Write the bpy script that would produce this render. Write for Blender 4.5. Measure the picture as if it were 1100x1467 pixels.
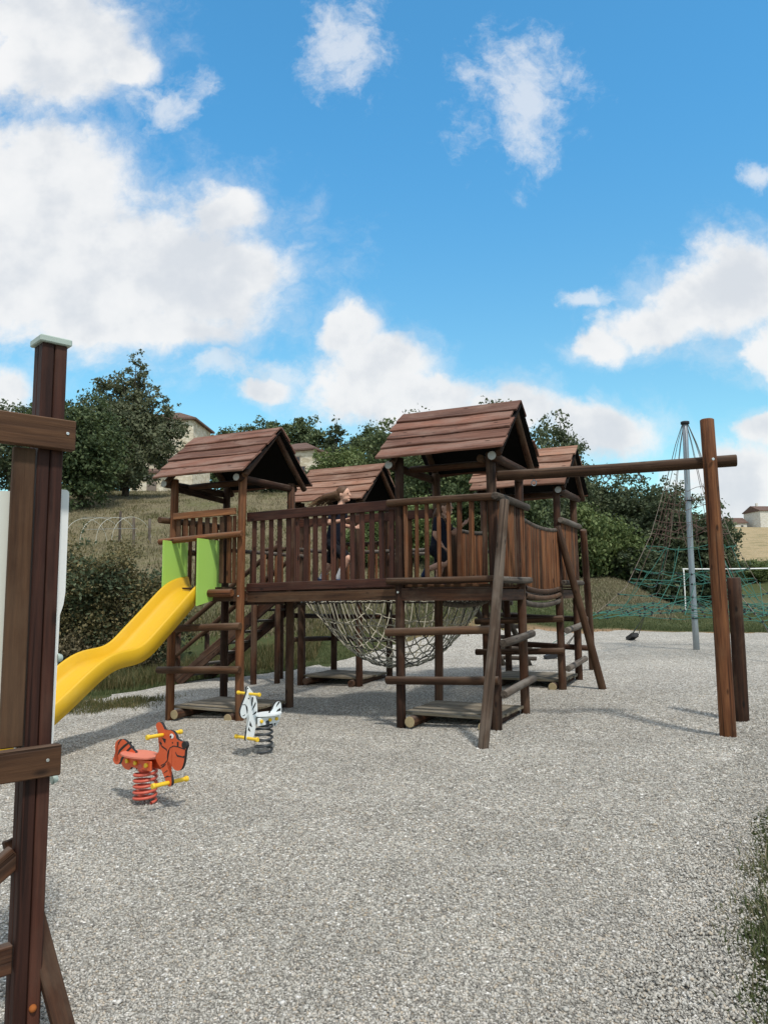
import bpy, bmesh, math, random
import numpy as np
from mathutils import Vector, Matrix, Quaternion

for o in list(bpy.data.objects):
    bpy.data.objects.remove(o)
scene = bpy.context.scene
col = scene.collection
random.seed(7)
RNG = np.random.default_rng(11)
R = math.radians

# ------------------------------------------------------------------ camera
cd = bpy.data.cameras.new('camera')
cd.sensor_fit = 'HORIZONTAL'
cd.sensor_width = 36.0
cd.lens = 36.0 * 1079.13 / 1100.0
cd.clip_start = 0.05
cd.clip_end = 4000
cam = bpy.data.objects.new('camera', cd)
cam.matrix_world = Matrix.Translation((0, 0, 1.5)) @ Matrix.Rotation(R(90 + 6.294), 4, 'X') @ Matrix.Rotation(R(-0.391), 4, 'Z')
col.objects.link(cam)
scene.camera = cam

# ------------------------------------------------------------------ node helper
class NT:
    def __init__(s, tree):
        s.t = tree
        s.t.nodes.clear()
    def n(s, typ, props=None, **ins):
        nd = s.t.nodes.new(typ)
        for k, v in (props or {}).items():
            setattr(nd, k, v)
        for k, v in ins.items():
            key = int(k[1:]) if k[0] == 'i' and k[1:].isdigit() else k.replace('_', ' ')
            s.put(nd.inputs[key], v)
        return nd
    def put(s, sock, v):
        if isinstance(v, bpy.types.NodeSocket):
            s.t.links.new(v, sock)
        elif isinstance(v, bpy.types.Node):
            s.t.links.new(v.outputs[0], sock)
        else:
            if sock.type == 'RGBA' and len(v) == 3:
                v = (*v, 1)
            sock.default_value = v
    def m(s, op, a, b=0.0, c=0.0, clamp=False):
        nd = s.t.nodes.new('ShaderNodeMath')
        nd.operation = op
        nd.use_clamp = clamp
        s.put(nd.inputs[0], a); s.put(nd.inputs[1], b); s.put(nd.inputs[2], c)
        return nd.outputs[0]
    def vm(s, op, a, b=(0, 0, 0)):
        nd = s.t.nodes.new('ShaderNodeVectorMath')
        nd.operation = op
        s.put(nd.inputs[0], a)
        if op == 'SCALE':
            s.put(nd.inputs['Scale'], b)
        else:
            s.put(nd.inputs[1], b)
        return nd.outputs[0]
    def mix(s, f, a, b, blend='MIX'):
        nd = s.t.nodes.new('ShaderNodeMix')
        nd.data_type = 'RGBA'
        nd.blend_type = blend
        s.put(nd.inputs[0], f); s.put(nd.inputs[6], a); s.put(nd.inputs[7], b)
        return nd.outputs[2]
    def ramp(s, f, stops, interp='LINEAR'):
        nd = s.t.nodes.new('ShaderNodeValToRGB')
        cr = nd.color_ramp
        cr.interpolation = interp
        while len(cr.elements) < len(stops):
            cr.elements.new(0.5)
        for e, (p, c) in zip(cr.elements, stops):
            e.position = p
            e.color = (*c, 1) if len(c) == 3 else c
        s.put(nd.inputs[0], f)
        return nd.outputs[0]
    def mr(s, v, a, b, c=0.0, d=1.0, typ='SMOOTHSTEP'):
        nd = s.t.nodes.new('ShaderNodeMapRange')
        nd.interpolation_type = typ
        s.put(nd.inputs[0], v)
        for i, q in enumerate((a, b, c, d)):
            s.put(nd.inputs[i + 1], q)
        return nd.outputs[0]
    def noise(s, vec, scale, detail=4.0, rough=0.55, out=0, **kw):
        nd = s.n('ShaderNodeTexNoise', Vector=vec, Scale=scale, Detail=detail, Roughness=rough, **kw)
        return nd.outputs[out]

# ------------------------------------------------------------------ sky and sun
SUN_AZ, SUN_EL = 157.0, 57.0
w = bpy.data.worlds.new('World')
scene.world = w
w.use_nodes = True
N = NT(w.node_tree)
sky = N.n('ShaderNodeTexSky', dict(sky_type='NISHITA', sun_disc=False, sun_elevation=R(SUN_EL), sun_rotation=R(SUN_AZ),
                                   air_density=1.0, dust_density=0.5, ozone_density=2.0, altitude=120.0))
gen = N.n('ShaderNodeTexCoord').outputs['Generated']
sep = N.n('ShaderNodeSeparateXYZ', Vector=gen)
dx, dy, dz = sep.outputs
gain = N.mix(N.mr(dz, 0.1, 0.6), (1.22, 1.72, 1.46), (0.80, 1.90, 2.10))
sky_col = N.mix(1.0, sky, gain, 'MULTIPLY')
dyc = N.m('MAXIMUM', dy, 0.08)
u0 = N.m('DIVIDE', dx, dyc)
v0 = N.m('DIVIDE', dz, dyc)
uv = N.n('ShaderNodeCombineXYZ', X=u0, Y=v0, Z=0.0).outputs[0]
wc = N.noise(uv, 5.5, 6.0, 0.6, out=1)
warp = N.vm('SCALE', N.vm('SUBTRACT', wc, (0.5, 0.5, 0.5)), 0.11)
uvw = N.vm('ADD', uv, warp)
sw = N.n('ShaderNodeSeparateXYZ', Vector=uvw)
uu, vv = sw.outputs[0], sw.outputs[1]
# heaps of cumulus: bearing tangent, elevation tangent, half width, half height, thinness
CLOUDS = [(-0.385, 0.457, 0.271, 0.144, 0), (-0.477, 0.58, 0.167, 0.115, 0), (-0.476, 0.792, 0.15, 0.132, 0), (-0.249, 0.436, 0.135, 0.091, 0), (-0.532, 0.509, 0.214, 0.177, 0), (-0.334, 0.372, 0.23, 0.045, -0.1), (-0.018, 0.286, 0.105, 0.074, 0), (0.058, 0.271, 0.09, 0.044, -0.05), (-0.046, 0.355, 0.053, 0.045, 0), (-0.055, 0.773, 0.075, 0.087, -0.32), (0.198, 0.701, 0.104, 0.124, -0.25), (0.483, 0.411, 0.115, 0.091, -0.05), (0.385, 0.371, 0.105, 0.045, -0.1), (0.298, 0.342, 0.062, 0.032, -0.12), (0.516, 0.321, 0.067, 0.049, -0.15), (0.286, 0.412, 0.043, 0.02, -0.3), (0.284, 0.221, 0.113, 0.048, 0), (0.162, 0.246, 0.104, 0.047, -0.05), (0.086, 0.237, 0.151, 0.034, -0.05), (-0.17, 0.272, 0.052, 0.031, -0.12), (-0.511, 0.27, 0.057, 0.044, -0.05), (0.468, 0.148, 0.094, 0.057, 0), (0.515, 0.214, 0.057, 0.029, -0.1), (0.528, 0.589, 0.034, 0.026, -0.35), (-0.304, 0.705, 0.07, 0.053, -0.35), (-0.141, 0.296, 0.076, 0.039, -0.35), (-0.227, 0.317, 0.057, 0.03, -0.3), (-0.196, 0.451, 0.092, 0.066, 0), (-0.355, 0.759, 0.05, 0.038, -0.05), (0.435, 0.401, 0.106, 0.06, -0.05), (0.011, 0.315, 0.067, 0.049, 0), (-0.212, 0.537, 0.068, 0.052, -0.1)]
def heap(items):
    out = None
    for (a, b, ra, rb, thin) in items:
        qa = N.m('MULTIPLY', N.m('SUBTRACT', uu, a), 1 / ra)
        qb = N.m('MULTIPLY', N.m('SUBTRACT', vv, b), 1 / rb)
        d = N.m('SUBTRACT', 1.0 + thin, N.m('SQRT', N.m('ADD', N.m('MULTIPLY', qa, qa), N.m('MULTIPLY', qb, qb))))
        out = d if out is None else N.m('SMOOTH_MAX', out, d, 0.25)
    return out
dens = heap([c for c in CLOUDS if c[4] > -.2])
veil = heap([c[:4] + (-.02,) for c in CLOUDS if c[4] <= -.2])
# the rest of the sky carries the same kind of cumulus
ez = N.m('ADD', N.m('MAXIMUM', dz, 0.0), 0.25)
dome = N.n('ShaderNodeCombineXYZ', X=N.m('DIVIDE', dx, ez), Y=N.m('DIVIDE', dy, ez), Z=3.0).outputs[0]
other = N.m('MULTIPLY', N.m('SUBTRACT', N.noise(dome, 1.1, 5.0, 0.55), 0.41), 3.0)
outside = N.m('MAXIMUM', N.mr(N.m('ABSOLUTE', u0), 0.58, 0.8), N.mr(v0, 0.95, 1.2))
outside = N.m('MAXIMUM', outside, N.mr(dy, 0.3, 0.15))
inside = N.m('SUBTRACT', 1.0, outside)
dens = N.m('ADD', N.m('MULTIPLY', dens, inside), N.m('MULTIPLY', other, outside))
fb = N.m('SUBTRACT', N.noise(uv, 11.0, 9.0, 0.6), 0.5)
fb2 = N.m('SUBTRACT', N.noise(N.vm('ADD', uvw, (4.2, 1.3, 0)), 30.0, 7.0, 0.62), 0.5)
fb3 = N.m('SUBTRACT', N.noise(N.vm('ADD', uvw, (1.7, 7.3, 0)), 17.0, 8.0, 0.66), 0.5)
dens2 = N.m('ADD', N.m('MULTIPLY', dens, 1.5), N.m('ADD', N.m('MULTIPLY', fb, 1.35), N.m('MULTIPLY', fb2, 0.75)))
cover = N.mr(dens2, -0.14, 0.66)
thin_cover = N.m('MULTIPLY', N.mr(N.m('ADD', veil, N.m('ADD', N.m('MULTIPLY', fb3, 2.4), N.m('MULTIPLY', fb2, 0.8))), -0.1, 0.95), N.m('MULTIPLY', inside, 0.66))
wisp = N.m('MULTIPLY', N.mr(N.m('ADD', dens, N.m('MULTIPLY', fb3, 1.9)), -0.42, 0.75), 0.5)
cover = N.m('MAXIMUM', cover, N.m('MAXIMUM', thin_cover, wisp))
shade = N.mr(N.m('ADD', N.m('MULTIPLY', N.noise(N.vm('ADD', uv, (0.02, 0.035, 0)), 7.0, 5.0, 0.55), 1.0), N.m('MULTIPLY', dens, 0.12)), 0.36, 0.72)
cloud_col = N.ramp(shade, [(0.0, (7.9, 7.9, 7.9)), (0.5, (7.3, 7.4, 7.5)), (1.0, (5.9, 6.2, 6.6))])
final = N.mix(N.m('MULTIPLY', cover, 0.97), sky_col, cloud_col)
bg = N.n('ShaderNodeBackground', Color=final, Strength=0.12)
N.n('ShaderNodeOutputWorld', Surface=bg)

sd = bpy.data.lights.new('sun', 'SUN')
sd.energy = 2.85
sd.angle = R(4.5)
sd.color = (1.0, 0.95, 0.87)
sun = bpy.data.objects.new('sun', sd)
az, el = R(SUN_AZ), R(SUN_EL)
sdir = Vector((math.sin(az) * math.cos(el), math.cos(az) * math.cos(el), math.sin(el)))
sun.rotation_euler = (-sdir).to_track_quat('-Z', 'Y').to_euler()
sun.location = sdir * 60
col.objects.link(sun)

scene.view_settings.view_transform = 'Standard'
scene.view_settings.look = 'None'
scene.view_settings.exposure = 0.0
scene.view_settings.gamma = 1.0
scene.view_settings.use_curve_mapping = False

# ------------------------------------------------------------------ object helpers
def tag(o, label=None, cat=None, group=None, kind=None):
    for k, v in (('label', label), ('category', cat), ('group', group), ('kind', kind)):
        if v:
            o[k] = v
    return o

def link(name, mesh, mat=None, parent=None):
    o = bpy.data.objects.new(name, mesh)
    if mat is not None and mesh is not None and not mesh.materials:
        mesh.materials.append(mat)
    col.objects.link(o)
    if parent is not None:
        o.parent = parent
    return o

def empty(name, loc, rz=0.0):
    o = bpy.data.objects.new(name, None)
    o.empty_display_size = 0.2
    o.location = loc
    o.rotation_euler = (0, 0, rz)
    col.objects.link(o)
    return o

def mesh_np(name, verts, faces, smooth=False):
    """verts (n,3) and faces (m,k) arrays, all faces with k corners"""
    me = bpy.data.meshes.new(name)
    verts = np.asarray(verts, dtype=np.float32)
    faces = np.asarray(faces, dtype=np.int32)
    m, k = faces.shape
    me.vertices.add(len(verts))
    me.vertices.foreach_set('co', verts.ravel())
    me.loops.add(m * k)
    me.loops.foreach_set('vertex_index', faces.ravel())
    me.polygons.add(m)
    me.polygons.foreach_set('loop_start', np.arange(0, m * k, k, dtype=np.int32))
    if smooth:
        me.polygons.foreach_set('use_smooth', np.ones(m, dtype=bool))
    me.update(calc_edges=True)
    return me

def bm_mesh(name, bm, smooth=False):
    me = bpy.data.meshes.new(name)
    bmesh.ops.recalc_face_normals(bm, faces=bm.faces)
    bm.to_mesh(me)
    bm.free()
    if smooth:
        for p in me.polygons:
            p.use_smooth = True
    return me

def orient(o, origin, zdir, xdir=None):
    z = Vector(zdir).normalized()
    if xdir is None:
        o.rotation_mode = 'QUATERNION'
        o.rotation_quaternion = Vector((0, 0, 1)).rotation_difference(z)
    else:
        x = Vector(xdir)
        x = (x - z * x.dot(z)).normalized()
        y = z.cross(x)
        o.rotation_mode = 'QUATERNION'
        o.rotation_quaternion = Matrix((x, y, z)).transposed().to_quaternion()
    o.location = origin
    return o

def log_mesh(L, r0, r1, sides=12, bow=0.004, rough=0.03):
    seg = max(2, min(7, int(L / 0.3) + 1))
    ph = random.random() * 6.28
    bx, by = random.uniform(-bow, bow) * L, random.uniform(-bow, bow) * L
    vs, fs = [], []
    ts = [0.0] + [i / seg for i in range(seg + 1)] + [1.0]
    rad = [0.86] + [1.0] * (seg + 1) + [0.86]
    zoff = [0.0, min(0.008, L * .1)] + [0] * (seg - 1) + [-min(0.008, L * .1), 0.0]
    lob = [1 + random.uniform(-rough, rough) for _ in range(sides)]
    for t, k, zo in zip(ts, rad, zoff):
        r = (r0 + (r1 - r0) * t) * k * (1 + random.uniform(-.02, .02))
        sx, sy = bx * math.sin(t * math.pi), by * math.sin(t * math.pi)
        for i in range(sides):
            a = ph + 2 * math.pi * i / sides
            vs.append((sx + r * lob[i] * math.cos(a), sy + r * lob[i] * math.sin(a), t * L + zo))
    n = len(ts)
    bm = bmesh.new()
    bv = [bm.verts.new(v) for v in vs]
    for j in range(n - 1):
        for i in range(sides):
            f = bm.faces.new((bv[j * sides + i], bv[j * sides + (i + 1) % sides], bv[(j + 1) * sides + (i + 1) % sides], bv[(j + 1) * sides + i]))
            f.smooth = True
    bm.faces.new(bv[:sides][::-1])
    bm.faces.new(bv[-sides:])
    me = bpy.data.meshes.new('log')
    bm.to_mesh(me)
    bm.free()
    return me

def log(parent, name, p0, p1, r, mat, r1=None, sides=12):
    p0, p1 = Vector(p0), Vector(p1)
    o = link(name, log_mesh((p1 - p0).length, r, r if r1 is None else r1, sides), mat, parent)
    return orient(o, p0, p1 - p0)

_boxes = {}
def box_mesh(wx, wy, L, bev=0.004):
    key = (round(wx, 4), round(wy, 4), round(L, 4))
    if key in _boxes:
        return _boxes[key].copy()
    bm = bmesh.new()
    bmesh.ops.create_cube(bm, size=1.0)
    for v in bm.verts:
        v.co = Vector((v.co.x * wx, v.co.y * wy, (v.co.z + 0.5) * L))
    b = min(bev, wx * .3, wy * .3)
    if b > 0.0008:
        bmesh.ops.bevel(bm, geom=list(bm.edges), offset=b, segments=1, affect='EDGES')
    me = bm_mesh('board', bm)
    _boxes[key] = me
    return me.copy()

def board(parent, name, p0, p1, wx, wy, mat, xdir=(0, 0, 1)):
    """plank from p0 to p1; wx across xdir, wy the other way"""
    p0, p1 = Vector(p0), Vector(p1)
    me = box_mesh(wx, wy, (p1 - p0).length)
    me.materials.clear()
    o = link(name, me, mat, parent)
    return orient(o, p0, p1 - p0, xdir)

def tube_mesh(paths, r, sides=6, closed=False, name='rope', taper=None):
    """round ropes along point lists, joined into one mesh"""
    V, Fq = [], []
    off = 0
    for path in paths:
        P = np.asarray(path, float)
        n = len(P)
        T = np.gradient(P, axis=0)
        T /= np.linalg.norm(T, axis=1)[:, None] + 1e-9
        up = np.array([0.13, 0.29, 0.95])
        A = np.cross(T, up)
        bad = np.linalg.norm(A, axis=1) < 1e-3
        A[bad] = np.cross(T[bad], [1, 0, 0])
        A /= np.linalg.norm(A, axis=1)[:, None]
        B = np.cross(T, A)
        ang = np.arange(sides) * 2 * math.pi / sides
        rr = np.full(n, r) if taper is None else r * np.linspace(1, taper, n)
        ring = P[:, None, :] + rr[:, None, None] * (A[:, None, :] * np.cos(ang)[None, :, None] + B[:, None, :] * np.sin(ang)[None, :, None])
        V.append(ring.reshape(-1, 3))
        for j in range(n - 1):
            for i in range(sides):
                Fq.append((off + j * sides + i, off + j * sides + (i + 1) % sides, off + (j + 1) * sides + (i + 1) % sides, off + (j + 1) * sides + i))
        off += n * sides
    return mesh_np(name, np.concatenate(V), np.array(Fq), smooth=True)

def poly_prism(name, pts, t0, t1, bev=0.0):
    """outline in the XZ plane, thickness along Y from t0 to t1"""
    bm = bmesh.new()
    a = [bm.verts.new((x, t0, z)) for x, z in pts]
    b = [bm.verts.new((x, t1, z)) for x, z in pts]
    n = len(pts)
    fa = bm.faces.new(a)
    fb = bm.faces.new(b[::-1])
    for i in range(n):
        bm.faces.new((a[i], b[i], b[(i + 1) % n], a[(i + 1) % n]))
    bmesh.ops.triangulate(bm, faces=[fa, fb])
    return bm_mesh(name, bm)

def smooth_poly(pts, it=1):
    for _ in range(it):
        q = []
        n = len(pts)
        for i in range(n):
            (x0, y0), (x1, y1) = pts[i], pts[(i + 1) % n]
            q += [(x0 * .75 + x1 * .25, y0 * .75 + y1 * .25), (x0 * .25 + x1 * .75, y0 * .25 + y1 * .75)]
        pts = q
    return pts

# ------------------------------------------------------------------ materials
def mat_new(name):
    m = bpy.data.materials.new(name)
    m.use_nodes = True
    return m, NT(m.node_tree)

def finish(N, base, rough=0.7, spec=0.3, bump=None, bstr=0.3, bdist=0.01, metal=0.0):
    p = N.n('ShaderNodeBsdfPrincipled', Base_Color=base, Roughness=rough, Metallic=metal)
    p.inputs['Specular IOR Level'].default_value = spec
    if bump is not None:
        b = N.n('ShaderNodeBump', Strength=bstr, Distance=bdist, Height=bump)
        N.put(p.inputs['Normal'], b.outputs[0])
    N.n('ShaderNodeOutputMaterial', Surface=p)

def wood(name, c0, c1, c2, worn, worn_amt=0.4, rough=0.72, top=0.5):
    m, N = mat_new(name)
    co = N.n('ShaderNodeTexCoord').outputs['Object']
    rnd = N.n('ShaderNodeObjectInfo').outputs['Random']
    co = N.vm('ADD', co, N.n('ShaderNodeCombineXYZ', X=N.m('MULTIPLY', rnd, 37.0), Y=N.m('MULTIPLY', rnd, 91.0), Z=N.m('MULTIPLY', rnd, 53.0)).outputs[0])
    grain = N.noise(N.vm('MULTIPLY', co, (46, 46, 2.2)), 1.0, 7.0, 0.65)
    streak = N.noise(N.vm('MULTIPLY', co, (11, 11, 0.7)), 1.0, 4.0, 0.55)
    blot = N.noise(N.vm('MULTIPLY', co, (5, 5, 2.6)), 1.0, 5.0, 0.6)
    base = N.ramp(N.m('ADD', N.m('MULTIPLY', grain, 0.55), N.m('MULTIPLY', streak, 0.45)), [(0.34, c0), (0.5, c1), (0.66, c2)])
    hue = N.m('ADD', 0.66, N.m('MULTIPLY', rnd, 0.74))
    base = N.mix(1.0, base, N.n('ShaderNodeCombineColor', Red=hue, Green=hue, Blue=hue).outputs[0], 'MULTIPLY')
    base = N.mix(N.m('MULTIPLY', N.mr(N.m('ADD', blot, N.m('MULTIPLY', rnd, 0.16)), 0.5, 0.78), worn_amt), base, worn)
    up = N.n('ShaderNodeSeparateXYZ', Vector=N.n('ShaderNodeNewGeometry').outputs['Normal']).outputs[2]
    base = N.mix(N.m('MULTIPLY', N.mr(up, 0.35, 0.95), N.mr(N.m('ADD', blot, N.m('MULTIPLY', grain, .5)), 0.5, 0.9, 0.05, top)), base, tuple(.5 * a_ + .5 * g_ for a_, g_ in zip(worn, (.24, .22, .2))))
    # cracks and knots
    kn = N.n('ShaderNodeTexVoronoi', Vector=N.vm('MULTIPLY', co, (8, 8, 3.4)), Scale=1.0).outputs['Distance']
    base = N.mix(N.mr(kn, 0.16, 0.06, 0.0, 0.8), base, tuple(x * .3 for x in c0))
    crack = N.mr(N.noise(N.vm('MULTIPLY', co, (30, 30, 0.6)), 1.0, 3.0, 0.5), 0.60, 0.66)
    base = N.mix(N.m('MULTIPLY', crack, 0.6), base, tuple(x * .3 for x in c0))
    h = N.m('SUBTRACT', N.m('ADD', grain, N.m('MULTIPLY', streak, 0.6)), N.m('MULTIPLY', crack, 1.2))
    finish(N, base, N.m('ADD', rough - .1, N.m('MULTIPLY', blot, 0.25)), 0.25, h, 0.55, 0.006)
    return m

def plain(name, c, rough=0.5, spec=0.4, var=0.12, scale=6.0, metal=0.0, bstr=0.08):
    m, N = mat_new(name)
    co = N.n('ShaderNodeTexCoord').outputs['Object']
    nz = N.noise(co, scale, 5.0, 0.6)
    fine = N.noise(co, scale * 14, 3.0, 0.6)
    k = N.m('ADD', 1 - var, N.m('MULTIPLY', N.m('ADD', N.m('MULTIPLY', nz, 0.7), N.m('MULTIPLY', fine, 0.3)), 2 * var))
    base = N.mix(1.0, c, N.n('ShaderNodeCombineColor', Red=k, Green=k, Blue=k).outputs[0], 'MULTIPLY')
    finish(N, base, N.m('ADD', rough - .08, N.m('MULTIPLY', nz, .16)), spec, fine, bstr, 0.003, metal)
    return m

def leafmat(name, c0, c1, c2, trans=0.25):
    m, N = mat_new(name)
    g = N.n('ShaderNodeNewGeometry')
    rnd = g.outputs['Random Per Island']
    pos = g.outputs['Position']
    orn = N.n('ShaderNodeObjectInfo').outputs['Random']
    big = N.noise(pos, 0.55, 3.0, 0.6)
    t = N.m('ADD', N.m('MULTIPLY', rnd, 0.6), N.m('ADD', N.m('MULTIPLY', big, 0.55), N.m('MULTIPLY', orn, 0.16)))
    base = N.ramp(t, [(0.25, c0), (0.6, c1), (0.98, c2)])
    p = N.n('ShaderNodeBsdfPrincipled', Base_Color=base, Roughness=0.62)
    p.inputs['Specular IOR Level'].default_value = 0.25
    tr = N.n('ShaderNodeBsdfTranslucent', Color=N.mix(0.5, base, (base_mul(c2)), 'MIX'))
    mx = N.n('ShaderNodeMixShader', i0=trans, i1=p.outputs[0], i2=tr.outputs[0])
    N.n('ShaderNodeOutputMaterial', Surface=mx)
    return m

def base_mul(c):
    return (c[0] * 1.1, c[1] * 1.1, c[2] * .8)

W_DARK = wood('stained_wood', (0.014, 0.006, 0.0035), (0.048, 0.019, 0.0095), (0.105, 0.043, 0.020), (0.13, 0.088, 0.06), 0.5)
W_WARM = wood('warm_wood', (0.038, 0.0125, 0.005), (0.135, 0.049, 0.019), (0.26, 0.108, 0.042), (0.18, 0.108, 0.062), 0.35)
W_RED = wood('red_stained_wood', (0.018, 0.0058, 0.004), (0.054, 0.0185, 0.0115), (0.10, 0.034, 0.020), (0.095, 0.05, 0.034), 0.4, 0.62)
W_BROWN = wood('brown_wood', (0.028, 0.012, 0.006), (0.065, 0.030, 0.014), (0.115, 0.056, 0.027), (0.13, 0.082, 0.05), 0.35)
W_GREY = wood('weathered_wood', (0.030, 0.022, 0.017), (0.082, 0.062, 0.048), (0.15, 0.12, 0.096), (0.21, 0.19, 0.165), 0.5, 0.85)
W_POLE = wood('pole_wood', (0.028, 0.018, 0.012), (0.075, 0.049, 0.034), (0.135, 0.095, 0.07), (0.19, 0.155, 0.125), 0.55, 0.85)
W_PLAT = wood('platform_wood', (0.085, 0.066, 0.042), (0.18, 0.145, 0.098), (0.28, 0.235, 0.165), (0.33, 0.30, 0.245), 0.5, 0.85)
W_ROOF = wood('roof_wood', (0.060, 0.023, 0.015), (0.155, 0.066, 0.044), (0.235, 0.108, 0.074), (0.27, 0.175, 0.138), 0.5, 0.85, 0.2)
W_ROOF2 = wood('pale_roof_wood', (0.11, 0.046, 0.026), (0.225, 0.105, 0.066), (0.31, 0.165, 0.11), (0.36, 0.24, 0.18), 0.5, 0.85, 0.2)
PALE_END = plain('pale_cut_end', (0.36, 0.35, 0.32), 0.7, 0.3, 0.5, 24)
LOG_END = plain('log_end', (0.33, 0.26, 0.15), 0.8, 0.2, 0.35, 30)
STEEL = plain('galvanised_steel', (0.33, 0.37, 0.40), 0.42, 0.5, 0.18, 8, 0.75)
BOLT = plain('bolt_steel', (0.62, 0.62, 0.60), 0.35, 0.5, 0.1, 10, 0.8)
YELLOW = plain('yellow_plastic', (0.57, 0.30, 0.015), 0.45, 0.4, 0.06, 3)
def slide_plastic():
    m, N = mat_new('yellow_plastic')
    co = N.n('ShaderNodeTexCoord').outputs['Object']
    scr = N.noise(N.vm('MULTIPLY', co, (90, 2.5, 2.5)), 1.0, 5.0, 0.65)
    dirt = N.noise(co, 4.0, 6.0, 0.65)
    base = N.mix(N.m('MULTIPLY', N.mr(scr, 0.52, 0.75), 0.3), (0.68, 0.40, 0.014), (0.72, 0.50, 0.10))
    base = N.mix(N.m('MULTIPLY', N.mr(dirt, 0.52, 0.72), 0.22), base, (0.50, 0.31, 0.05))
    finish(N, base, N.m('ADD', 0.34, N.m('MULTIPLY', scr, 0.3)), 0.4, scr, 0.08, 0.003)
    return m
YELLOW = slide_plastic()
SHADE_FELT = plain('roofing_shade_felt', (0.012, 0.011, 0.011), 0.95, 0.1, 0.3, 9)  # near-black felt colour also stands in for the shade under the roofs
YELLOW2 = plain('yellow_grip', (0.80, 0.52, 0.03), 0.4, 0.45, 0.06, 9)
GREEN = plain('lime_panel', (0.385, 0.63, 0.125), 0.42, 0.4, 0.04, 3)
ORANGE = plain('orange_board', (0.66, 0.105, 0.032), 0.42, 0.4, 0.06, 6)
PINKRED = plain('pale_red_seat', (0.68, 0.20, 0.13), 0.45, 0.4, 0.08, 6)
SPRINGRED = plain('red_spring', (0.55, 0.10, 0.062), 0.42, 0.45, 0.12, 20)
BLACK = plain('black_print', (0.016, 0.015, 0.015), 0.5, 0.4, 0.1, 8)
DARKSPR = plain('dark_spring', (0.045, 0.05, 0.055), 0.45, 0.45, 0.2, 15)
WHITEB = plain('white_board', (0.74, 0.78, 0.79), 0.42, 0.4, 0.05, 5)
CREAM = plain('cream_panel', (0.62, 0.62, 0.56), 0.5, 0.35, 0.06, 3)
WHITE = plain('white_paint', (0.8, 0.8, 0.78), 0.5, 0.35, 0.08, 4)
MINT = plain('mint_plastic', (0.40, 0.47, 0.42), 0.5, 0.35, 0.12, 9)
RUST = plain('rust', (0.32, 0.10, 0.025), 0.85, 0.2, 0.4, 30)
ROPE = plain('pale_rope', (0.42, 0.39, 0.31), 0.9, 0.15, 0.3, 40, 0, 0.4)
ROPE_ED = plain('brownish_rope', (0.24, 0.20, 0.165), 0.9, 0.15, 0.3, 40)
ROPE_DK = plain('grey_rope', (0.10, 0.095, 0.085), 0.9, 0.15, 0.3, 40, 0, 0.4)
ROPE_GRN = plain('green_rope', (0.06, 0.19, 0.15), 0.8, 0.2, 0.25, 30)
ROPE_RED = plain('brown_rope', (0.135, 0.085, 0.07), 0.85, 0.2, 0.25, 30)
RUBBER = plain('black_rubber', (0.02, 0.022, 0.026), 0.6, 0.35, 0.2, 8)
SKIN = plain('skin', (0.68, 0.39, 0.28), 0.55, 0.35, 0.08, 12)
HAIR = plain('brown_hair', (0.105, 0.052, 0.026), 0.55, 0.35, 0.35, 30, 0, 0.4)
HAIR_L = plain('light_brown_hair', (0.22, 0.125, 0.06), 0.55, 0.35, 0.3, 30, 0, 0.4)  # paler brown for part of the strands
NAVY = plain('navy_cloth', (0.016, 0.019, 0.034), 0.85, 0.2, 0.2, 14, 0, 0.3)
DARKCL = plain('dark_cloth', (0.011, 0.012, 0.017), 0.85, 0.2, 0.2, 14, 0, 0.3)
SOCK = plain('white_sock', (0.68, 0.69, 0.72), 0.85, 0.2, 0.08, 14)
SHOE = plain('blue_shoe', (0.025, 0.045, 0.11), 0.6, 0.3, 0.2, 14)

# ------------------------------------------------------------------ terrain
def sstep(a, b, x):
    t = np.clip((x - a) / (b - a), 0, 1)
    return t * t * (3 - 2 * t)

def ground_h(x, y):
    x = np.asarray(x, float); y = np.asarray(y, float)
    g = 0.041 * np.clip(x, -6, 7) + 0.012 * (np.clip(y, -4, 20) - 9)
    yy = np.maximum(y, 1.0)
    ratio = x / yy
    wl = 1 - sstep(0.06, 0.27, ratio)
    left = np.interp(yy, [15.5, 18, 24, 42, 70, 100, 200, 700], [0, 0.35, 2.1, 7.3, 11.4, 14.5, 25, 40])
    right = np.interp(yy, [20, 62, 80, 100, 230, 300, 700], [0, 0.05, 2.4, 5.6, 21.0, 23, 30])
    shift = np.clip((x + 4) * 0.22, 0, 3.0)       # the bank starts a little farther back to the right
    left = np.interp(yy - shift, [15.5, 18, 24, 42, 70, 100, 200, 700], [0, 0.35, 2.1, 7.3, 11.4, 14.5, 25, 40]) * .6 + left * .4
    bank = (1 - sstep(0.29, 0.40, ratio)) * (1 - wl)
    right = right + bank * np.interp(yy, [21, 32, 45, 56, 80, 120], [0, .45, 1.5, 2.3, 2.4, 1.5])
    bump = 0.06 * np.sin(x * 0.7 + 1.3) * np.sin(y * 0.5) + 0.10 * np.sin(x * .23 + y * .31)
    return g + wl * left + (1 - wl) * right + bump * sstep(17, 26, yy)

def gh(x, y):
    return float(ground_h(x, y))

def at(tan_bearing, dist, dz=0.0):
    x = tan_bearing * dist
    return Vector((x, dist, gh(x, dist) + dz))

def axis(segs):
    out = [segs[0][0]]
    for a, b, st in segs:
        n = max(1, int(round((b - a) / st)))
        out += list(np.linspace(a, b, n + 1)[1:])
    return np.array(out)

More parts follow.
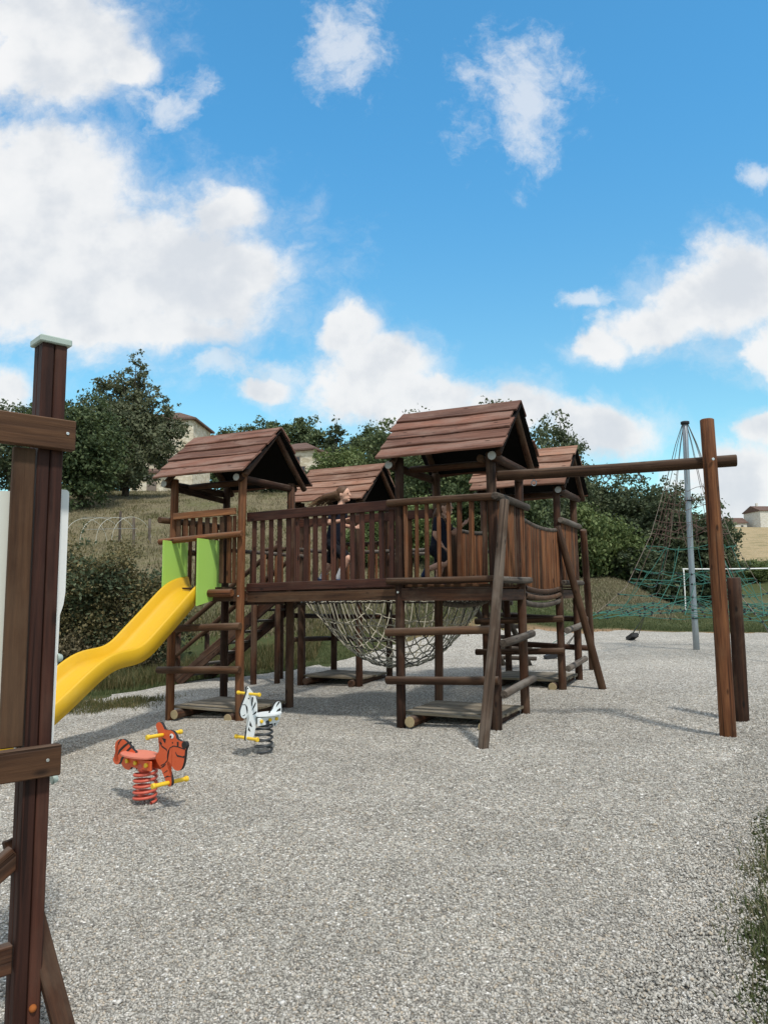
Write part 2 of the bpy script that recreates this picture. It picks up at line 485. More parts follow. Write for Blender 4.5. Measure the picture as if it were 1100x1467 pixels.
gxs = axis([(-500, -120, 38), (-120, -30, 5), (-30, -12, 1.0), (-12, 16, 0.4), (16, 40, 1.2), (40, 150, 6), (150, 600, 45)])
gys = axis([(-80, -6, 8), (-6, 34, 0.4), (34, 70, 1.0), (70, 130, 3), (130, 330, 10), (330, 1500, 90)])
GX, GY = np.meshgrid(gxs, gys)
GZ = ground_h(GX, GY)
V = np.stack([GX, GY, GZ], -1).reshape(-1, 3)
nx, ny = len(gxs), len(gys)
idx = np.arange(nx * ny).reshape(ny, nx)
Fc = np.stack([idx[:-1, :-1], idx[:-1, 1:], idx[1:, 1:], idx[1:, :-1]], -1).reshape(-1, 4)

def back_edge(x):
    return np.interp(x, [-7, -4.6, -3.4, -1.9, -0.5, 0.4, 3, 6, 9.5, 14, 22], [11.5, 13.0, 14.4, 15.3, 16.8, 17.8, 20, 21.2, 20.0, 19.5, 19.5]) \
        + 0.12 * np.sin(x * 3.1) + 0.08 * np.sin(x * 7.7 + 1) + 0.05 * np.sin(x * 17.0)

# ground cover: own colour of turf, straw, bare earth and stubble
c_green = np.array([0.070, 0.086, 0.034]); c_dry = np.array([0.215, 0.182, 0.112]); c_olive = np.array([0.13, 0.13, 0.05])
c_dirt = np.array([0.40, 0.25, 0.15]); c_field = np.array([0.40, 0.31, 0.185]); c_path = np.array([0.20, 0.175, 0.105])
x, y = V[:, 0], V[:, 1]
ratio = x / np.maximum(y, 1)
C = np.tile(c_green, (len(V), 1))
hill = (1 - sstep(0.04, 0.16, ratio)) * sstep(18, 26, y)
C = C * (1 - hill[:, None]) + c_dry * hill[:, None]
dirt = sstep(-1.0, 2.5, x) * np.exp(-((y - back_edge(x) - 0.15) / 0.45) ** 2)
C = C * (1 - dirt[:, None]) + c_dirt * dirt[:, None]
pth = (1 - hill) * (sstep(30, 46, y) - sstep(60, 70, y)) * .6
C = C * (1 - pth[:, None]) + c_path * pth[:, None]
fld = sstep(0.30, 0.36, ratio) * sstep(86, 95, y)
C = C * (1 - fld[:, None]) + c_field * fld[:, None]
inner_l = np.interp(V[:, 1], [-4, 6, 9, 11, 13, 14], [-7, -6.0, -5.3, -4.8, -4.6, -4.6]) + .35
inner_r = np.interp(V[:, 1], [-4, 2.0, 3.4, 4.8, 8.5, 12, 20], [0.95, 1.09, 1.56, 2.42, 5.4, 14, 22]) - .45
bed = (V[:, 1] > -3.6) & (V[:, 1] < back_edge(V[:, 0]) - .5) & (V[:, 0] > inner_l) & (V[:, 0] < inner_r)
V[bed, 2] -= 0.09                                  # the gravel lies in a shallow bed
me = mesh_np('ground', V, Fc, smooth=True)
ca = me.color_attributes.new('cover', 'FLOAT_COLOR', 'POINT')
ca.data.foreach_set('color', np.concatenate([C, np.ones((len(C), 1))], 1).astype(np.float32).ravel())

m_ground, N = mat_new('turf')
pos = N.n('ShaderNodeNewGeometry').outputs['Position']
base = N.n('ShaderNodeAttribute', dict(attribute_name='cover')).outputs['Color']
n1 = N.noise(pos, 0.35, 5.0, 0.6)
n2 = N.noise(pos, 2.6, 5.0, 0.65)
n3 = N.noise(pos, 30.0, 4.0, 0.7)
base = N.mix(N.mr(N.m('ADD', N.m('MULTIPLY', n1, 0.6), N.m('MULTIPLY', n2, 0.4)), 0.47, 0.66, 0.0, 0.75), base, (0.105, 0.118, 0.042))
base = N.mix(N.mr(n2, 0.52, 0.75, 0, 0.5), base, (0.19, 0.155, 0.09))
k = N.m('ADD', 0.55, N.m('MULTIPLY', n3, 0.9))
base = N.mix(1.0, base, N.n('ShaderNodeCombineColor', Red=k, Green=k, Blue=k).outputs[0], 'MULTIPLY')
finish(N, base, 0.95, 0.1, N.m('ADD', N.m('MULTIPLY', n3, 0.5), n2), 0.9, 0.12)
tag(link('ground', me, m_ground), 'grassy ground with a dry straw coloured bank rising behind the playground', 'ground', kind='structure')

# ------------------------------------------------------------------ gravel yard
nu, nv = 250, 300
us = np.linspace(0, 1, nu); vs_ = np.linspace(0, 1, nv)
def gravel_xy(u, v):
    yl = -4 + v * 17.0
    xl = np.interp(yl, [-4, 6, 9, 11, 13, 14], [-7, -6.0, -5.3, -4.8, -4.6, -4.6]) + 0.10 * np.sin(yl * 4.0) + 0.06 * np.sin(yl * 11)
    yr = -4 + v * 23.0
    xr = np.interp(yr, [-4, 2.0, 3.4, 4.8, 8.5, 12, 20], [0.95, 1.09, 1.56, 2.42, 5.4, 14, 22]) + 0.09 * np.sin(yr * 5.0 + 1) + 0.06 * np.sin(yr * 13)
    x = xl + (xr - xl) * u
    y = -4 + v * (back_edge(x) + 4)
    return x, y
U, Vv = np.meshgrid(us, vs_)
X, Y = gravel_xy(U, Vv)
DENTS = [(RNG.uniform(-4.5, 5), RNG.uniform(1.5, 13), RNG.uniform(.10, .38), RNG.uniform(-.020, .010)) for _ in range(330)]
DENTS += [(-3.55 + RNG.uniform(-.2, .2), 7.2 + RNG.uniform(-.3, .3), .45, -.03), (2.2, 7.75, .6, -.04)]
def lumps(x, y):
    fade = sstep(0.0, 0.5, np.interp(y, [-4, 2.0, 3.4, 4.8, 8.5, 12, 20], [0.95, 1.09, 1.56, 2.42, 5.4, 14, 22]) - .5 - x)
    z = 0.012 * np.sin(x * 2.3 + np.sin(y * 1.7)) * np.sin(y * 2.1 + 0.5) + 0.006 * np.sin(x * 6.1 + y * 4.7)
    for (cx_, cy_, r_, d_) in DENTS:
        q = ((x - cx_) ** 2 + (y - cy_) ** 2) / (r_ * r_)
        m_ = q < 6
        z[m_] += d_ * (1 - .55 * q[m_]) * np.exp(-q[m_])
    return z * fade
lump = lumps(X, Y)
Z = ground_h(X, Y) + 0.03 + lump
edge = np.minimum(np.minimum(U * 14, (1 - U) * 14), (1 - Vv) * 14)
Z -= 0.022 * (1 - np.clip(edge, 0, 1))
idx = np.arange(nu * nv).reshape(nv, nu)
Fc = np.stack([idx[:-1, :-1], idx[:-1, 1:], idx[1:, 1:], idx[1:, :-1]], -1).reshape(-1, 4)
me = mesh_np('gravel_yard', np.stack([X, Y, Z], -1).reshape(-1, 3), Fc, smooth=True)
m_grav, N = mat_new('gravel')
pos = N.n('ShaderNodeNewGeometry').outputs['Position']
warp = N.vm('ADD', pos, N.vm('SCALE', N.noise(pos, 60, 2, .5, out=1), 0.008))
v1 = N.n('ShaderNodeTexVoronoi', Vector=warp, Scale=62.0)
v2 = N.n('ShaderNodeTexVoronoi', Vector=warp, Scale=34.0)
cellr = N.n('ShaderNodeSeparateColor', Color=v1.outputs['Color'])
stone = N.ramp(cellr.outputs[0], [(0.0, (0.17, 0.16, 0.145)), (0.3, (0.328, 0.31, 0.274)), (0.6, (0.455, 0.432, 0.386)), (0.85, (0.60, 0.573, 0.52)), (1.0, (0.84, 0.82, 0.77))])
stone = N.mix(N.m('MULTIPLY', N.mr(cellr.outputs[1], 0.75, 1.0), 0.5), stone, (0.42, 0.31, 0.20))
gap = N.mr(v1.outputs['Distance'], 0.42, 0.75)
stone = N.mix(N.m('MULTIPLY', gap, 0.55), stone, (0.13, 0.12, 0.10))
patch = N.noise(pos, 0.8, 5.0, 0.6)
kk = N.m('ADD', 0.70, N.m('MULTIPLY', patch, 0.64))
stone = N.mix(1.0, stone, N.n('ShaderNodeCombineColor', Red=kk, Green=kk, Blue=kk).outputs[0], 'MULTIPLY')
hgt = N.m('ADD', N.m('SUBTRACT', 1.0, v1.outputs['Distance']), N.m('MULTIPLY', v2.outputs['Distance'], -0.5))
finish(N, stone, 0.9, 0.15, hgt, 0.8, 0.010)
yard = tag(link('gravel_yard', me, m_grav), 'pale grey gravel covering the whole playground floor', 'gravel', kind='structure')

# loose stones lying on top where the eye can tell them apart
m_stone, N = mat_new('loose_stone')
g = N.n('ShaderNodeNewGeometry')
rn = g.outputs['Random Per Island']
cc = N.ramp(rn, [(0.0, (0.24, 0.222, 0.198)), (0.25, (0.365, 0.345, 0.306)), (0.55, (0.505, 0.48, 0.43)), (0.8, (0.615, 0.588, 0.532)), (0.93, (0.50, 0.42, 0.32)), (1.0, (0.82, 0.80, 0.77))])
cc = N.mix(0.35, cc, N.mix(1.0, cc, N.noise(g.outputs['Position'], 160.0, 3.0, 0.6), 'MULTIPLY'))
pk = N.m('ADD', 0.74, N.m('MULTIPLY', N.noise(g.outputs['Position'], 0.8, 5.0, 0.6), 0.56))
cc = N.mix(1.0, cc, N.n('ShaderNodeCombineColor', Red=pk, Green=pk, Blue=pk).outputs[0], 'MULTIPLY')
finish(N, cc, 0.85, 0.2)
n = 260000
yy = 2.1 + 8.4 * RNG.random(n) ** 1.35
xx = (RNG.random(n) * 2 - 1) * (0.62 * yy)
v_ = np.clip((yy + 4) / (back_edge(xx) + 4), 0, 1)
xl = np.interp(yy, [-4, 6, 9, 11, 13, 14], [-7, -6.0, -5.3, -4.8, -4.6, -4.6])
xr = np.interp(yy, [-4, 2.0, 3.4, 4.8, 8.5, 12, 20], [0.95, 1.09, 1.56, 2.42, 5.4, 14, 22])
keep = (xx > xl + .1) & (xx < xr - .03 + 0.05 * RNG.standard_normal(n))
keep &= RNG.random(n) < np.clip(1.35 - (yy / 10.5), 0.25, 1)
xx, yy = xx[keep], yy[keep]
n = len(xx)
zz = ground_h(xx, yy) + 0.03 + lumps(xx, yy)
sz = (0.0044 + 0.0036 * RNG.random(n) ** 1.6 + 0.005 * (RNG.random(n) > 0.99))
base = np.array([(1, 0, 0), (-1, 0, 0), (0, 1, 0), (0, -1, 0), (0, 0, 1), (0, 0, -1)], float)
ofs = base[None] * (0.75 + 0.5 * RNG.random((n, 6, 1))) + 0.28 * RNG.standard_normal((n, 6, 3))
ofs *= sz[:, None, None] * np.stack([1 + .5 * RNG.random(n), np.ones(n), 0.7 + .3 * RNG.random(n)], -1)[:, None, :]
a = RNG.random(n) * 6.283
ca_, sa_ = np.cos(a)[:, None], np.sin(a)[:, None]
ox = ofs[..., 0] * ca_ - ofs[..., 1] * sa_
oy = ofs[..., 0] * sa_ + ofs[..., 1] * ca_
P = np.stack([xx[:, None] + ox, yy[:, None] + oy, (zz + sz * 0.35)[:, None] + ofs[..., 2]], -1)
tri = np.array([(0, 2, 4), (2, 1, 4), (1, 3, 4), (3, 0, 4), (2, 0, 5), (1, 2, 5), (3, 1, 5), (0, 3, 5)])
Fc = (np.arange(n)[:, None, None] * 6 + tri[None]).reshape(-1, 3)
st = link('loose_gravel', mesh_np('loose_gravel', P.reshape(-1, 3), Fc), m_stone, yard)
st['kind'] = 'stuff'

# ------------------------------------------------------------------ grass blades
G_GREEN = leafmat('green_grass', (0.032, 0.05, 0.018), (0.066, 0.09, 0.033), (0.15, 0.16, 0.07), 0.25)
G_DRY = leafmat('dry_grass', (0.075, 0.068, 0.034), (0.175, 0.150, 0.088), (0.31, 0.27, 0.175), 0.15)
G_OLIVE = leafmat('olive_weeds', (0.03, 0.045, 0.014), (0.075, 0.085, 0.03), (0.20, 0.16, 0.075), 0.25)

def blades(xs, ys, hmin, hmax, wid, lean=0.5, dz=0.0, seed=1):
    rg = np.random.default_rng(seed)
    n = len(xs)
    z = ground_h(xs, ys) + dz
    h = hmin + (hmax - hmin) * rg.random(n) ** 1.5
    a = rg.random(n) * 6.283
    b = rg.random(n) * 6.283
    wv = np.stack([np.cos(a), np.sin(a), np.zeros(n)], -1) * (wid * (0.6 + 0.8 * rg.random(n)))[:, None]
    root = np.stack([xs, ys, z - .01], -1)
    ln = lean * rg.random(n) * h
    tip = root + np.stack([np.cos(b) * ln, np.sin(b) * ln, h], -1)
    mid = root * .45 + tip * .55 + np.stack([-np.cos(b) * ln, -np.sin(b) * ln, h * .4], -1) * .18
    Vt = np.stack([root - wv, root + wv, mid + wv * .7, tip, mid - wv * .7], 1).reshape(-1, 3)
    k = np.arange(n)[:, None] * 5
    F3 = np.concatenate([k + np.array([[0, 1, 2]]), k + np.array([[0, 2, 4]]), k + np.array([[4, 2, 3]])], 0)
    return mesh_np('blades', Vt, F3)

def clumped(n, per, fx, spread, seed):
    rg = np.random.default_rng(seed)
    c = fx(n // per, rg)
    i = rg.integers(0, len(c), n)
    return c[i, 0] + rg.standard_normal(n) * spread, c[i, 1] + rg.standard_normal(n) * spread

# ------------------------------------------------------------------ the climbing frame: its own square grid
TH = -0.457
E1 = Vector((math.cos(TH), math.sin(TH)))
E2 = Vector((-E1.y, E1.x))
O0 = Vector((-2.737, 10.058))
def S(x, y):
    p = O0 + E1 * x + E2 * y
    return p
SX, SY, L1, L2, DA = 1.11, 1.10, 3.249, 3.017, -0.11
rj = random.uniform

class Site:
    """an Empty on the ground of the frame's grid; heights are given above datum, not above the Empty"""
    def __init__(s, name, x, y, label, cat, group=None):
        p = S(x, y)
        s.gz = gh(p.x, p.y) + 0.03
        s.o = empty(name, (p.x, p.y, s.gz), TH)
        tag(s.o, label, cat, group)
    def p(s, x, y, z):
        return Vector((x, y, z - s.gz))
    def log(s, name, a, b, r, mat, r1=None, sides=12, parent=None):
        return log(parent or s.o, name, s.p(*a), s.p(*b), r, mat, r1, sides)
    def board(s, name, a, b, wx, wy, mat, xdir=(0, 0, 1), parent=None):
        return board(parent or s.o, name, s.p(*a), s.p(*b), wx, wy, mat, xdir)
    def disc(s, name, c, d, r, mat, t=0.008):
        c = s.p(*c)
        return log(s.o, name, c, c + Vector(d).normalized() * t, r, mat, sides=14)

def roof_board_mesh(L, W, T, wav):
    n = 14
    ph, ph2 = rj(0, 6), rj(0, 6)
    bm = bmesh.new()
    rows = []
    e0, e1_ = rj(-.02, .02), rj(-.02, .02)
    for i in range(n + 1):
        t = i / n
        z = t * L
        wv = wav * (math.sin(t * 7 + ph) + .6 * math.sin(t * 17 + ph2) + .4 * rj(-1, 1))
        lift = 0.006 * math.sin(t * 5 + ph2)
        lo = -W / 2 + wv
        if i == 0: z += e0
        if i == n: z += e1_
        rows.append([bm.verts.new(c) for c in ((lo, lift, z), (W / 2, 0, z), (W / 2, T * .6, z), (lo + .006, T + lift, z), (lo, T * .7 + lift, z))])
    for i in range(n):
        a, b = rows[i], rows[i + 1]
        for j in range(5):
            bm.faces.new((a[j], a[(j + 1) % 5], b[(j + 1) % 5], b[j]))
    bm.faces.new(rows[0][::-1]); bm.faces.new(rows[-1])
    return bm_mesh('roof_board', bm)

def tower(x, y, label, front='pickets', right='pickets', left=None, back=None, rungs=True, front_logs=(0.57, 1.10), caps=True, tie=.055, post_mat=W_DARK, ends=True, shingle=W_ROOF):
    t = Site('play_tower', x, y, label, 'play tower', 'roofed towers of the wooden climbing frame')
    r = 0.055
    for (px, py) in ((0, 0), (SX, 0), (SX, SY), (0, SY)):
        wp = S(x + px, y + py)
        g0 = gh(wp.x, wp.y)
        t.log('post', (px, py, g0 - 0.12), (px + rj(-.01, .01), py, 3.07 + rj(-.02, .01)), r * rj(.97, 1.06), (W_WARM if py == 0 else W_DARK) if post_mat is None else post_mat, r * .95, 14)
    gz = t.gz
    # low platform
    for jx in (0.13, SX - 0.13):
        t.log('joist', (jx, -0.06, 0.07 + gz), (jx, SY + .02, 0.07 + gz), 0.06, W_DARK)
        if ends:
            t.disc('joist_end', (jx, -0.062, 0.07 + gz), (0, -1, 0), 0.06, LOG_END, 0.006)
    npl = 8
    for i in range(npl):
        yy0 = 0.075 + (SY - .15) * (i + .5) / npl
        if i == 0: yy0 -= .03
        t.board('platform_plank', (-0.005 + rj(-.015, .015), yy0, .148 + gz + rj(-.002, .002)), (SX + .01 + rj(-.015, .02), yy0, .148 + gz + rj(-.002, .002)), 0.032, (SY - .15) / npl - .008, W_PLAT)
    # deck
    t.board('deck_beam', (.0, -.01, 1.505), (SX, -.01, 1.505), .145, .06, W_DARK)
    t.board('deck_beam', (.0, SY + .01, 1.505), (SX, SY + .01, 1.505), .145, .06, W_DARK)
    t.board('deck_beam', (-.01, .06, 1.495), (-.01, SY - .06, 1.495), .12, .055, W_DARK)
    t.board('deck_beam', (SX + .01, .06, 1.495), (SX + .01, SY - .06, 1.495), .12, .055, W_DARK)
    for i in range(9):
        yy0 = (i + .5) * SY / 9
        t.board('deck_plank', (.03, yy0, 1.60), (SX - .03, yy0, 1.60), .03, SY / 9 - .01, W_BROWN)
    # sides: rails and pickets
    def side(kind, a, b, out, first=.1, pitch=.135, rail_z=2.55, mat=W_WARM, rail_mat=W_GREY, pr=.026):
        a, b, out = Vector((*a, 0)), Vector((*b, 0)), Vector((*out, 0))
        L = (b - a).length
        d = (b - a) / L
        def q(s_, off, z):
            v = a + d * s_ + out * off
            return (v.x, v.y, z)
        if kind is None:
            return
        t.log('sill_log', q(-.13, .085, 1.655), q(L + .05, .085, 1.665), .038, rail_mat)
        t.log('hand_rail', q(-.12, .07, rail_z), q(L + .06, .07, rail_z), .043, rail_mat)
        s_ = first
        while s_ < L - .05:
            t.log('picket', q(s_ + rj(-.012, .012), .035, 1.66), q(s_ + rj(-.015, .015), .035, rail_z - .02), pr * rj(.85, 1.15), random.choice((mat, mat, W_DARK)), sides=8)
            s_ += pitch * rj(.92, 1.08)
    side(front, (0, 0), (SX, 0), (0, -1), rail_mat=W_BROWN)
    side(right, (SX, 0), (SX, SY), (1, 0), first=.07, pitch=.086, pr=.026)
    side(left, (0, SY), (0, 0), (-1, 0))
    side(back, (SX, SY), (0, SY), (0, 1))
    for z in front_logs:
        t.log('cross_log', (-.14, -.09, z - .02), (SX + .06, -.09, z + .03), .046, W_BROWN)
    if rungs:
        for z in (0.5, 1.03):
            t.log('rung', (SX + .09, -.02, z - .05), (SX + .09, SY + .06, z), .045, W_GREY)
    # roof
    for px in (-.07, SX + tie):
        t.log('tie_log', (px, -.135, 2.985), (px, SY + .1, 2.99), .05, W_DARK)
        if caps:
            t.disc('tie_log_end', (px, -.137, 2.985), (0, -1, 0), .047, PALE_END, .006)
    t.log('cross_tie', (.02, .28, 2.98), (SX - .02, .28, 2.98), .042, W_DARK)
    ridge_y, ridge_z = .55, 3.66
    for px in (-.03, SX + .12):
        t.log('rafter', (px, -.13, 3.0), (px, ridge_y - .02, ridge_z - .03), .04, W_DARK)
        t.log('rafter', (px, SY + .17, 2.98), (px, ridge_y + .02, ridge_z - .03), .04, W_DARK)
    for sgn in (1, -1):
        e = Vector((0, -.2 if sgn > 0 else SY + .2, 3.055))
        tp = Vector((0, ridge_y, 3.70))
        sl = (tp - e)
        Ls = sl.length
        sl.normalize()
        nb = 5
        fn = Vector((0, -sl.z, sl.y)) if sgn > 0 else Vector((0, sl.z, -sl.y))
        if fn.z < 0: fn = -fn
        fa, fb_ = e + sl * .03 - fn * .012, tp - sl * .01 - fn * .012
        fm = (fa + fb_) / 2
        t.board('roof_shade_felt', (-.155, fm.y, fm.z), (1.318, fm.y, fm.z), (fb_ - fa).length, .008, SHADE_FELT, sl)  # added black sheet: felt edge at the gable, painted shade beneath the boards
        wd = Ls / nb + .055
        for i in range(nb):
            cpt = e + sl * (Ls * (i + .5) / nb - .01)
            nrm = Vector((0, -sl.z, sl.y)) if sgn > 0 else Vector((0, sl.z, -sl.y))
            if nrm.z < 0: nrm = -nrm
            cpt = cpt + nrm * (0.014 + .003 * i)
            up = (sl + nrm * -0.055).normalized()
            x0, x1 = -.17 + rj(-.03, .03), 1.31 + rj(-.025, .025)
            o = link('roof_board', roof_board_mesh(x1 - x0, wd, .026, .008), shingle, t.o)
            # local x up the slope, local z along the ridge; local y must point outwards
            zd = Vector((1, 0, 0))
            yd = zd.cross(up)
            start = x0
            if yd.dot(nrm) < 0:
                zd, start = -zd, x1
            orient(o, t.p(start, cpt.y, cpt.z), zd, up)
    return t

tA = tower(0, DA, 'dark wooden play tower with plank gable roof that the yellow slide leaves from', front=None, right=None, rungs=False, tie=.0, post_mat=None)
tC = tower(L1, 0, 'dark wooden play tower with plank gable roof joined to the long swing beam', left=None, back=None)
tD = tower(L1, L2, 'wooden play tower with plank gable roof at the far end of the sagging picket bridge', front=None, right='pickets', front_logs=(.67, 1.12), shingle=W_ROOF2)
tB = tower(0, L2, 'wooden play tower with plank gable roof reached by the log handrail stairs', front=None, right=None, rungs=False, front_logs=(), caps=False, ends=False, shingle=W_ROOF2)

# tower over the slide: its front above the slide mouth
t = tA
t.board('hand_rail', (.06, -.075, 2.545), (SX - .05, -.075, 2.565), .085, .04, W_WARM)
t.log('slide_bar', (-.15, -.11, 2.215), (SX + .08, -.11, 2.27), .04, W_WARM)
for i in range(8):
    xx_ = .12 + i * .118
    low = 1.66 if xx_ > .72 else 2.24
    t.board('picket', (xx_, -.045, low), (xx_, -.045, 2.51), .068, .022, W_WARM if i % 2 else W_BROWN, (1, 0, 0))
t.board('picket', (SX - .08, -.05, 1.66), (SX - .08, -.05, 2.51), .05, .022, W_WARM, (1, 0, 0))
t.log('sill_log', (.62, -.11, 1.535), (SX - .06, -.11, 1.54), .05, W_WARM)
t.log('side_rail', (-.09, -.18, 2.5), (-.09, SY + .05, 2.5), .043, W_BROWN)
t.log('side_rail', (-.09, -.05, 2.1), (-.09, SY + .05, 2.1), .04, W_BROWN)
t.board('back_brace', (-.03, .1, 2.93), (-.03, SY - .02, 2.88), .07, .05, W_DARK)
for i in range(7):
    t.board('picket', (-.045, .1 + i * .14, 1.64), (-.045, .1 + i * .14, 2.48), .06, .022, W_WARM, (0, 1, 0))
for z in (1.5, .6):
    t.disc('bolt', (SX, -.058, z), (0, -1, 0), .011, BOLT, .01)
tC.disc('bolt', (0, -.06, 1.53), (0, -1, 0), .013, BOLT, .01)
tD.disc('bolt', (SX, -.06, 1.47), (0, -1, 0), .013, BOLT, .01)
# inner logs of the tower that carries the swing beam
tC.log('inner_log', (SX - .12, -.02, 2.99), (SX - .12, .5, 2.99), .045, W_BROWN)
tC.log('inner_log', (SX - .1, .1, 2.98), (SX + .02, SY - .02, 2.9), .05, W_DARK)
tC.log('post_stay', (SX + .09, -.76, gh(.92, 7.41) - .1), (SX + .17, -.09, 2.50), .054, W_POLE, .05, 14)
tD.log('post_stay', (SX + .55, .15, gh(3.07, 10.73) - .1), (SX + .02, -.11, 2.46), .055, W_BROWN, .05, 14)
tD.log('post_stay', (SX - .03, 2.34, gh(3.52, 12.96) - .1), (SX + .13, SY + .05, 2.5), .06, W_DARK, .052, 14)
# lower rails of the two far towers
for z in (.66, 1.1):
    tD.log('cross_log', (-.1, SY + .09, z + .05), (SX + .15, SY + .09, z), .045, W_DARK)
for z in (.72, 1.12):
    tB.log('cross_log', (-.12, SY + .09, z), (SX + .1, SY + .09, z), .042, W_DARK)
    tB.log('cross_log', (-.09, -.1, z + .05), (-.09, SY + .1, z), .042, W_DARK)
for i in range(7):
    tB.log('picket', (.1 + i * .15, SY + .04, 1.62), (.1 + i * .15, SY + .04, 2.4), .026, W_WARM, sides=8)
tB.log('hand_rail', (-.1, SY + .07, 2.42), (SX + .1, SY + .07, 2.42), .04, W_BROWN)
for i in range(7):
    tC.log('picket', (.08 + i * .15, SY + .02, 1.62), (.08 + i * .15, SY + .02, 2.2), .024, W_WARM, sides=8) if i in (5, 6) else None

# ------------------------------------------------------------------ plank bridge in front
bx0, bx1 = SX + .05, L1 - .05
bl = bx1 - bx0
b = Site('plank_bridge', bx0, 0, 'straight plank bridge with dark red flat picket railing between the two front towers', 'bridge')
def bz(s_):
    return .03 * s_ / bl
for side_y, kind in ((-.02, 'near'), (SY - .04, 'far')):
    b.board('top_rail', (-.03, side_y - .01, 2.495), (bl + .03, side_y - .01, 2.535), .115, .034, W_RED)
    b.board('bottom_rail', (-.03, side_y, 1.605), (bl + .03, side_y, 1.645), .10, .036, W_RED)
    b.board('side_beam', (-.05, side_y + .015, 1.48), (bl + .1, side_y + .015, 1.505), .125, .05, W_BROWN)
    for i in range(16):
        if kind == 'far' and i not in (1, 5, 10, 13):
            continue
        s_ = .055 + i * (bl - .11) / 15
        b.board('picket', (s_, side_y + .024, 1.60 + bz(s_)), (s_ + rj(-.004, .004), side_y + .024, 2.48 + bz(s_)), .066, .02, W_RED if kind == 'near' else W_WARM, (1, 0, 0))
for i in range(17):
    s_ = (i + .5) * bl / 17
    b.board('deck_plank', (s_, .03, 1.585 + bz(s_)), (s_, SY - .07, 1.585 + bz(s_)), bl / 17 - .008, .03, W_BROWN, (1, 0, 0))

# ------------------------------------------------------------------ bridges along the sides and the back
def picket_bridge(name, x, y, length, along, label, sag=.0, top=2.5, dense=.068, pr=.03, width=1.0, cat='bridge', mats=(W_WARM,), near=True, far=True, over=.07):
    """a walkway that runs along 'x' or 'y' of the grid"""
    t = Site(name, x, y, label, cat)
    def q(s_, off, z):
        return (s_, off, z) if along == 'x' else (off, s_, z)
    def sg(s_):
        k = s_ / length
        return -sag * 4 * k * (1 - k)
    nseg = 9
    for off, show in ((0.0, near), (width, far)):
        if not show:
            continue
        path = [t.p(*q(i * length / nseg, off, top + sg(i * length / nseg))) for i in range(nseg + 1)]
        link('hand_rail', tube_mesh([path], .03, 10, name='rail'), W_GREY, t.o)
        n_ = int(length / dense)
        for i in range(n_):
            s_ = (i + .5) * length / n_
            t.log('picket', q(s_, off, 1.58 + sg(s_)), q(s_ + rj(-.006, .006), off, top - .02 + sg(s_)), pr * rj(.88, 1.1), random.choice(mats), sides=8)
        path = [t.p(*q(i * length / nseg, off, 1.40 + sg(i * length / nseg))) for i in range(nseg + 1)]
        link('bearer', tube_mesh([path], .036, 8, name='bearer'), W_GREY if sag else W_DARK, t.o)
        if sag:
            for zz_ in (1.575, 1.49):
                path = [t.p(*q(i * length / nseg, off + .01, zz_ + sg(i * length / nseg))) for i in range(nseg + 1)]
                link('edge_log', tube_mesh([path], .034, 10, name='edge_log'), W_BROWN, t.o)
    n_ = int(length / .115)
    for i in range(n_):
        s_ = (i + .5) * length / n_
        t.log('deck_log', q(s_, -over, 1.50 + sg(s_) + rj(-.01, .01)), q(s_, width + over, 1.50 + sg(s_)), .045, W_GREY, sides=10)
    return t

picket_bridge('sagging_bridge', L1 + .03, SY + .06, L2 - SY - .12, 'y', 'sagging log bridge with close set round orange brown pickets under a curved grey rail', sag=.045, top=2.41, dense=.064, pr=.0225, width=SX - .03, mats=(W_WARM, W_WARM, W_WARM, W_BROWN), over=-.03)
picket_bridge('log_walkway', SX + .06, L2 + .1, L1 - SX - .12, 'x', 'level log walkway with low sparse pickets linking the two far towers behind the net', top=2.2, dense=.2, pr=.026, width=.9, mats=(W_WARM, W_DARK))
picket_bridge('log_walkway', .05, SY + DA + .08, L2 - SY - DA - .1, 'y', 'level log walkway with widely set pickets between slide tower and stair tower', top=2.16, dense=.32, pr=.026, width=.95, mats=(W_WARM, W_BROWN))

# ------------------------------------------------------------------ stairs up to the far left tower
t = Site('log_stairs', -.02, L2 + .1, 'steep wooden stairs with double log handrails beside the slide tower', 'stairs')
run, top_z, wid_s = 2.15, 1.56, .82
xs0 = -.55
def stz(s_):
    return top_z - (top_z + .02) * s_ / run
for off in (0.0, wid_s):
    t.board('stringer', (xs0, off, top_z - .08), (xs0 - run, off, stz(run) - .04), .19, .05, W_DARK)
    for dz_, r_ in ((.42, .038), (.82, .042)):
        t.log('hand_rail', (xs0 + .1, off - .06, top_z + dz_), (xs0 - run - .1, off - .06, stz(run) + dz_ - .05), r_, W_BROWN)
    for s_ in (.0, 1.1, run + .05):
        wp = S(-.02 + xs0 - s_, L2 + .1 + off)
        t.log('newel_post', (xs0 - s_, off + .05, gh(wp.x, wp.y) - .1), (xs0 - s_, off + .05, max(stz(min(s_, run)) + .9, .9)), .05, W_DARK)
    wp = S(-.02 - 1.0, L2 + .1 + off)
    t.log('landing_post', (-.95, off - .08, gh(wp.x, wp.y) - .1), (-.95, off - .08, 1.5), .055, W_DARK)
for i in range(8):
    s_ = (i + .6) * run / 8
    t.board('tread', (xs0 - s_, .03, stz(s_)), (xs0 - s_, wid_s - .03, stz(s_)), .2, .04, W_GREY, (1, 0, 0))
for i in range(4):
    t.board('landing_plank', (-.07 - i * .13, .0, top_z), (-.07 - i * .13, wid_s, top_z), .12, .035, W_BROWN, (1, 0, 0))
t.log('landing_rail', (.0, -.03, 2.3), (-.75, -.03, 2.3), .04, W_BROWN)
for xx_ in (-.15, -.42, -.7):
    t.log('landing_rail_post', (xx_, -.03, 1.55), (xx_, -.03, 2.3), .028, W_WARM)

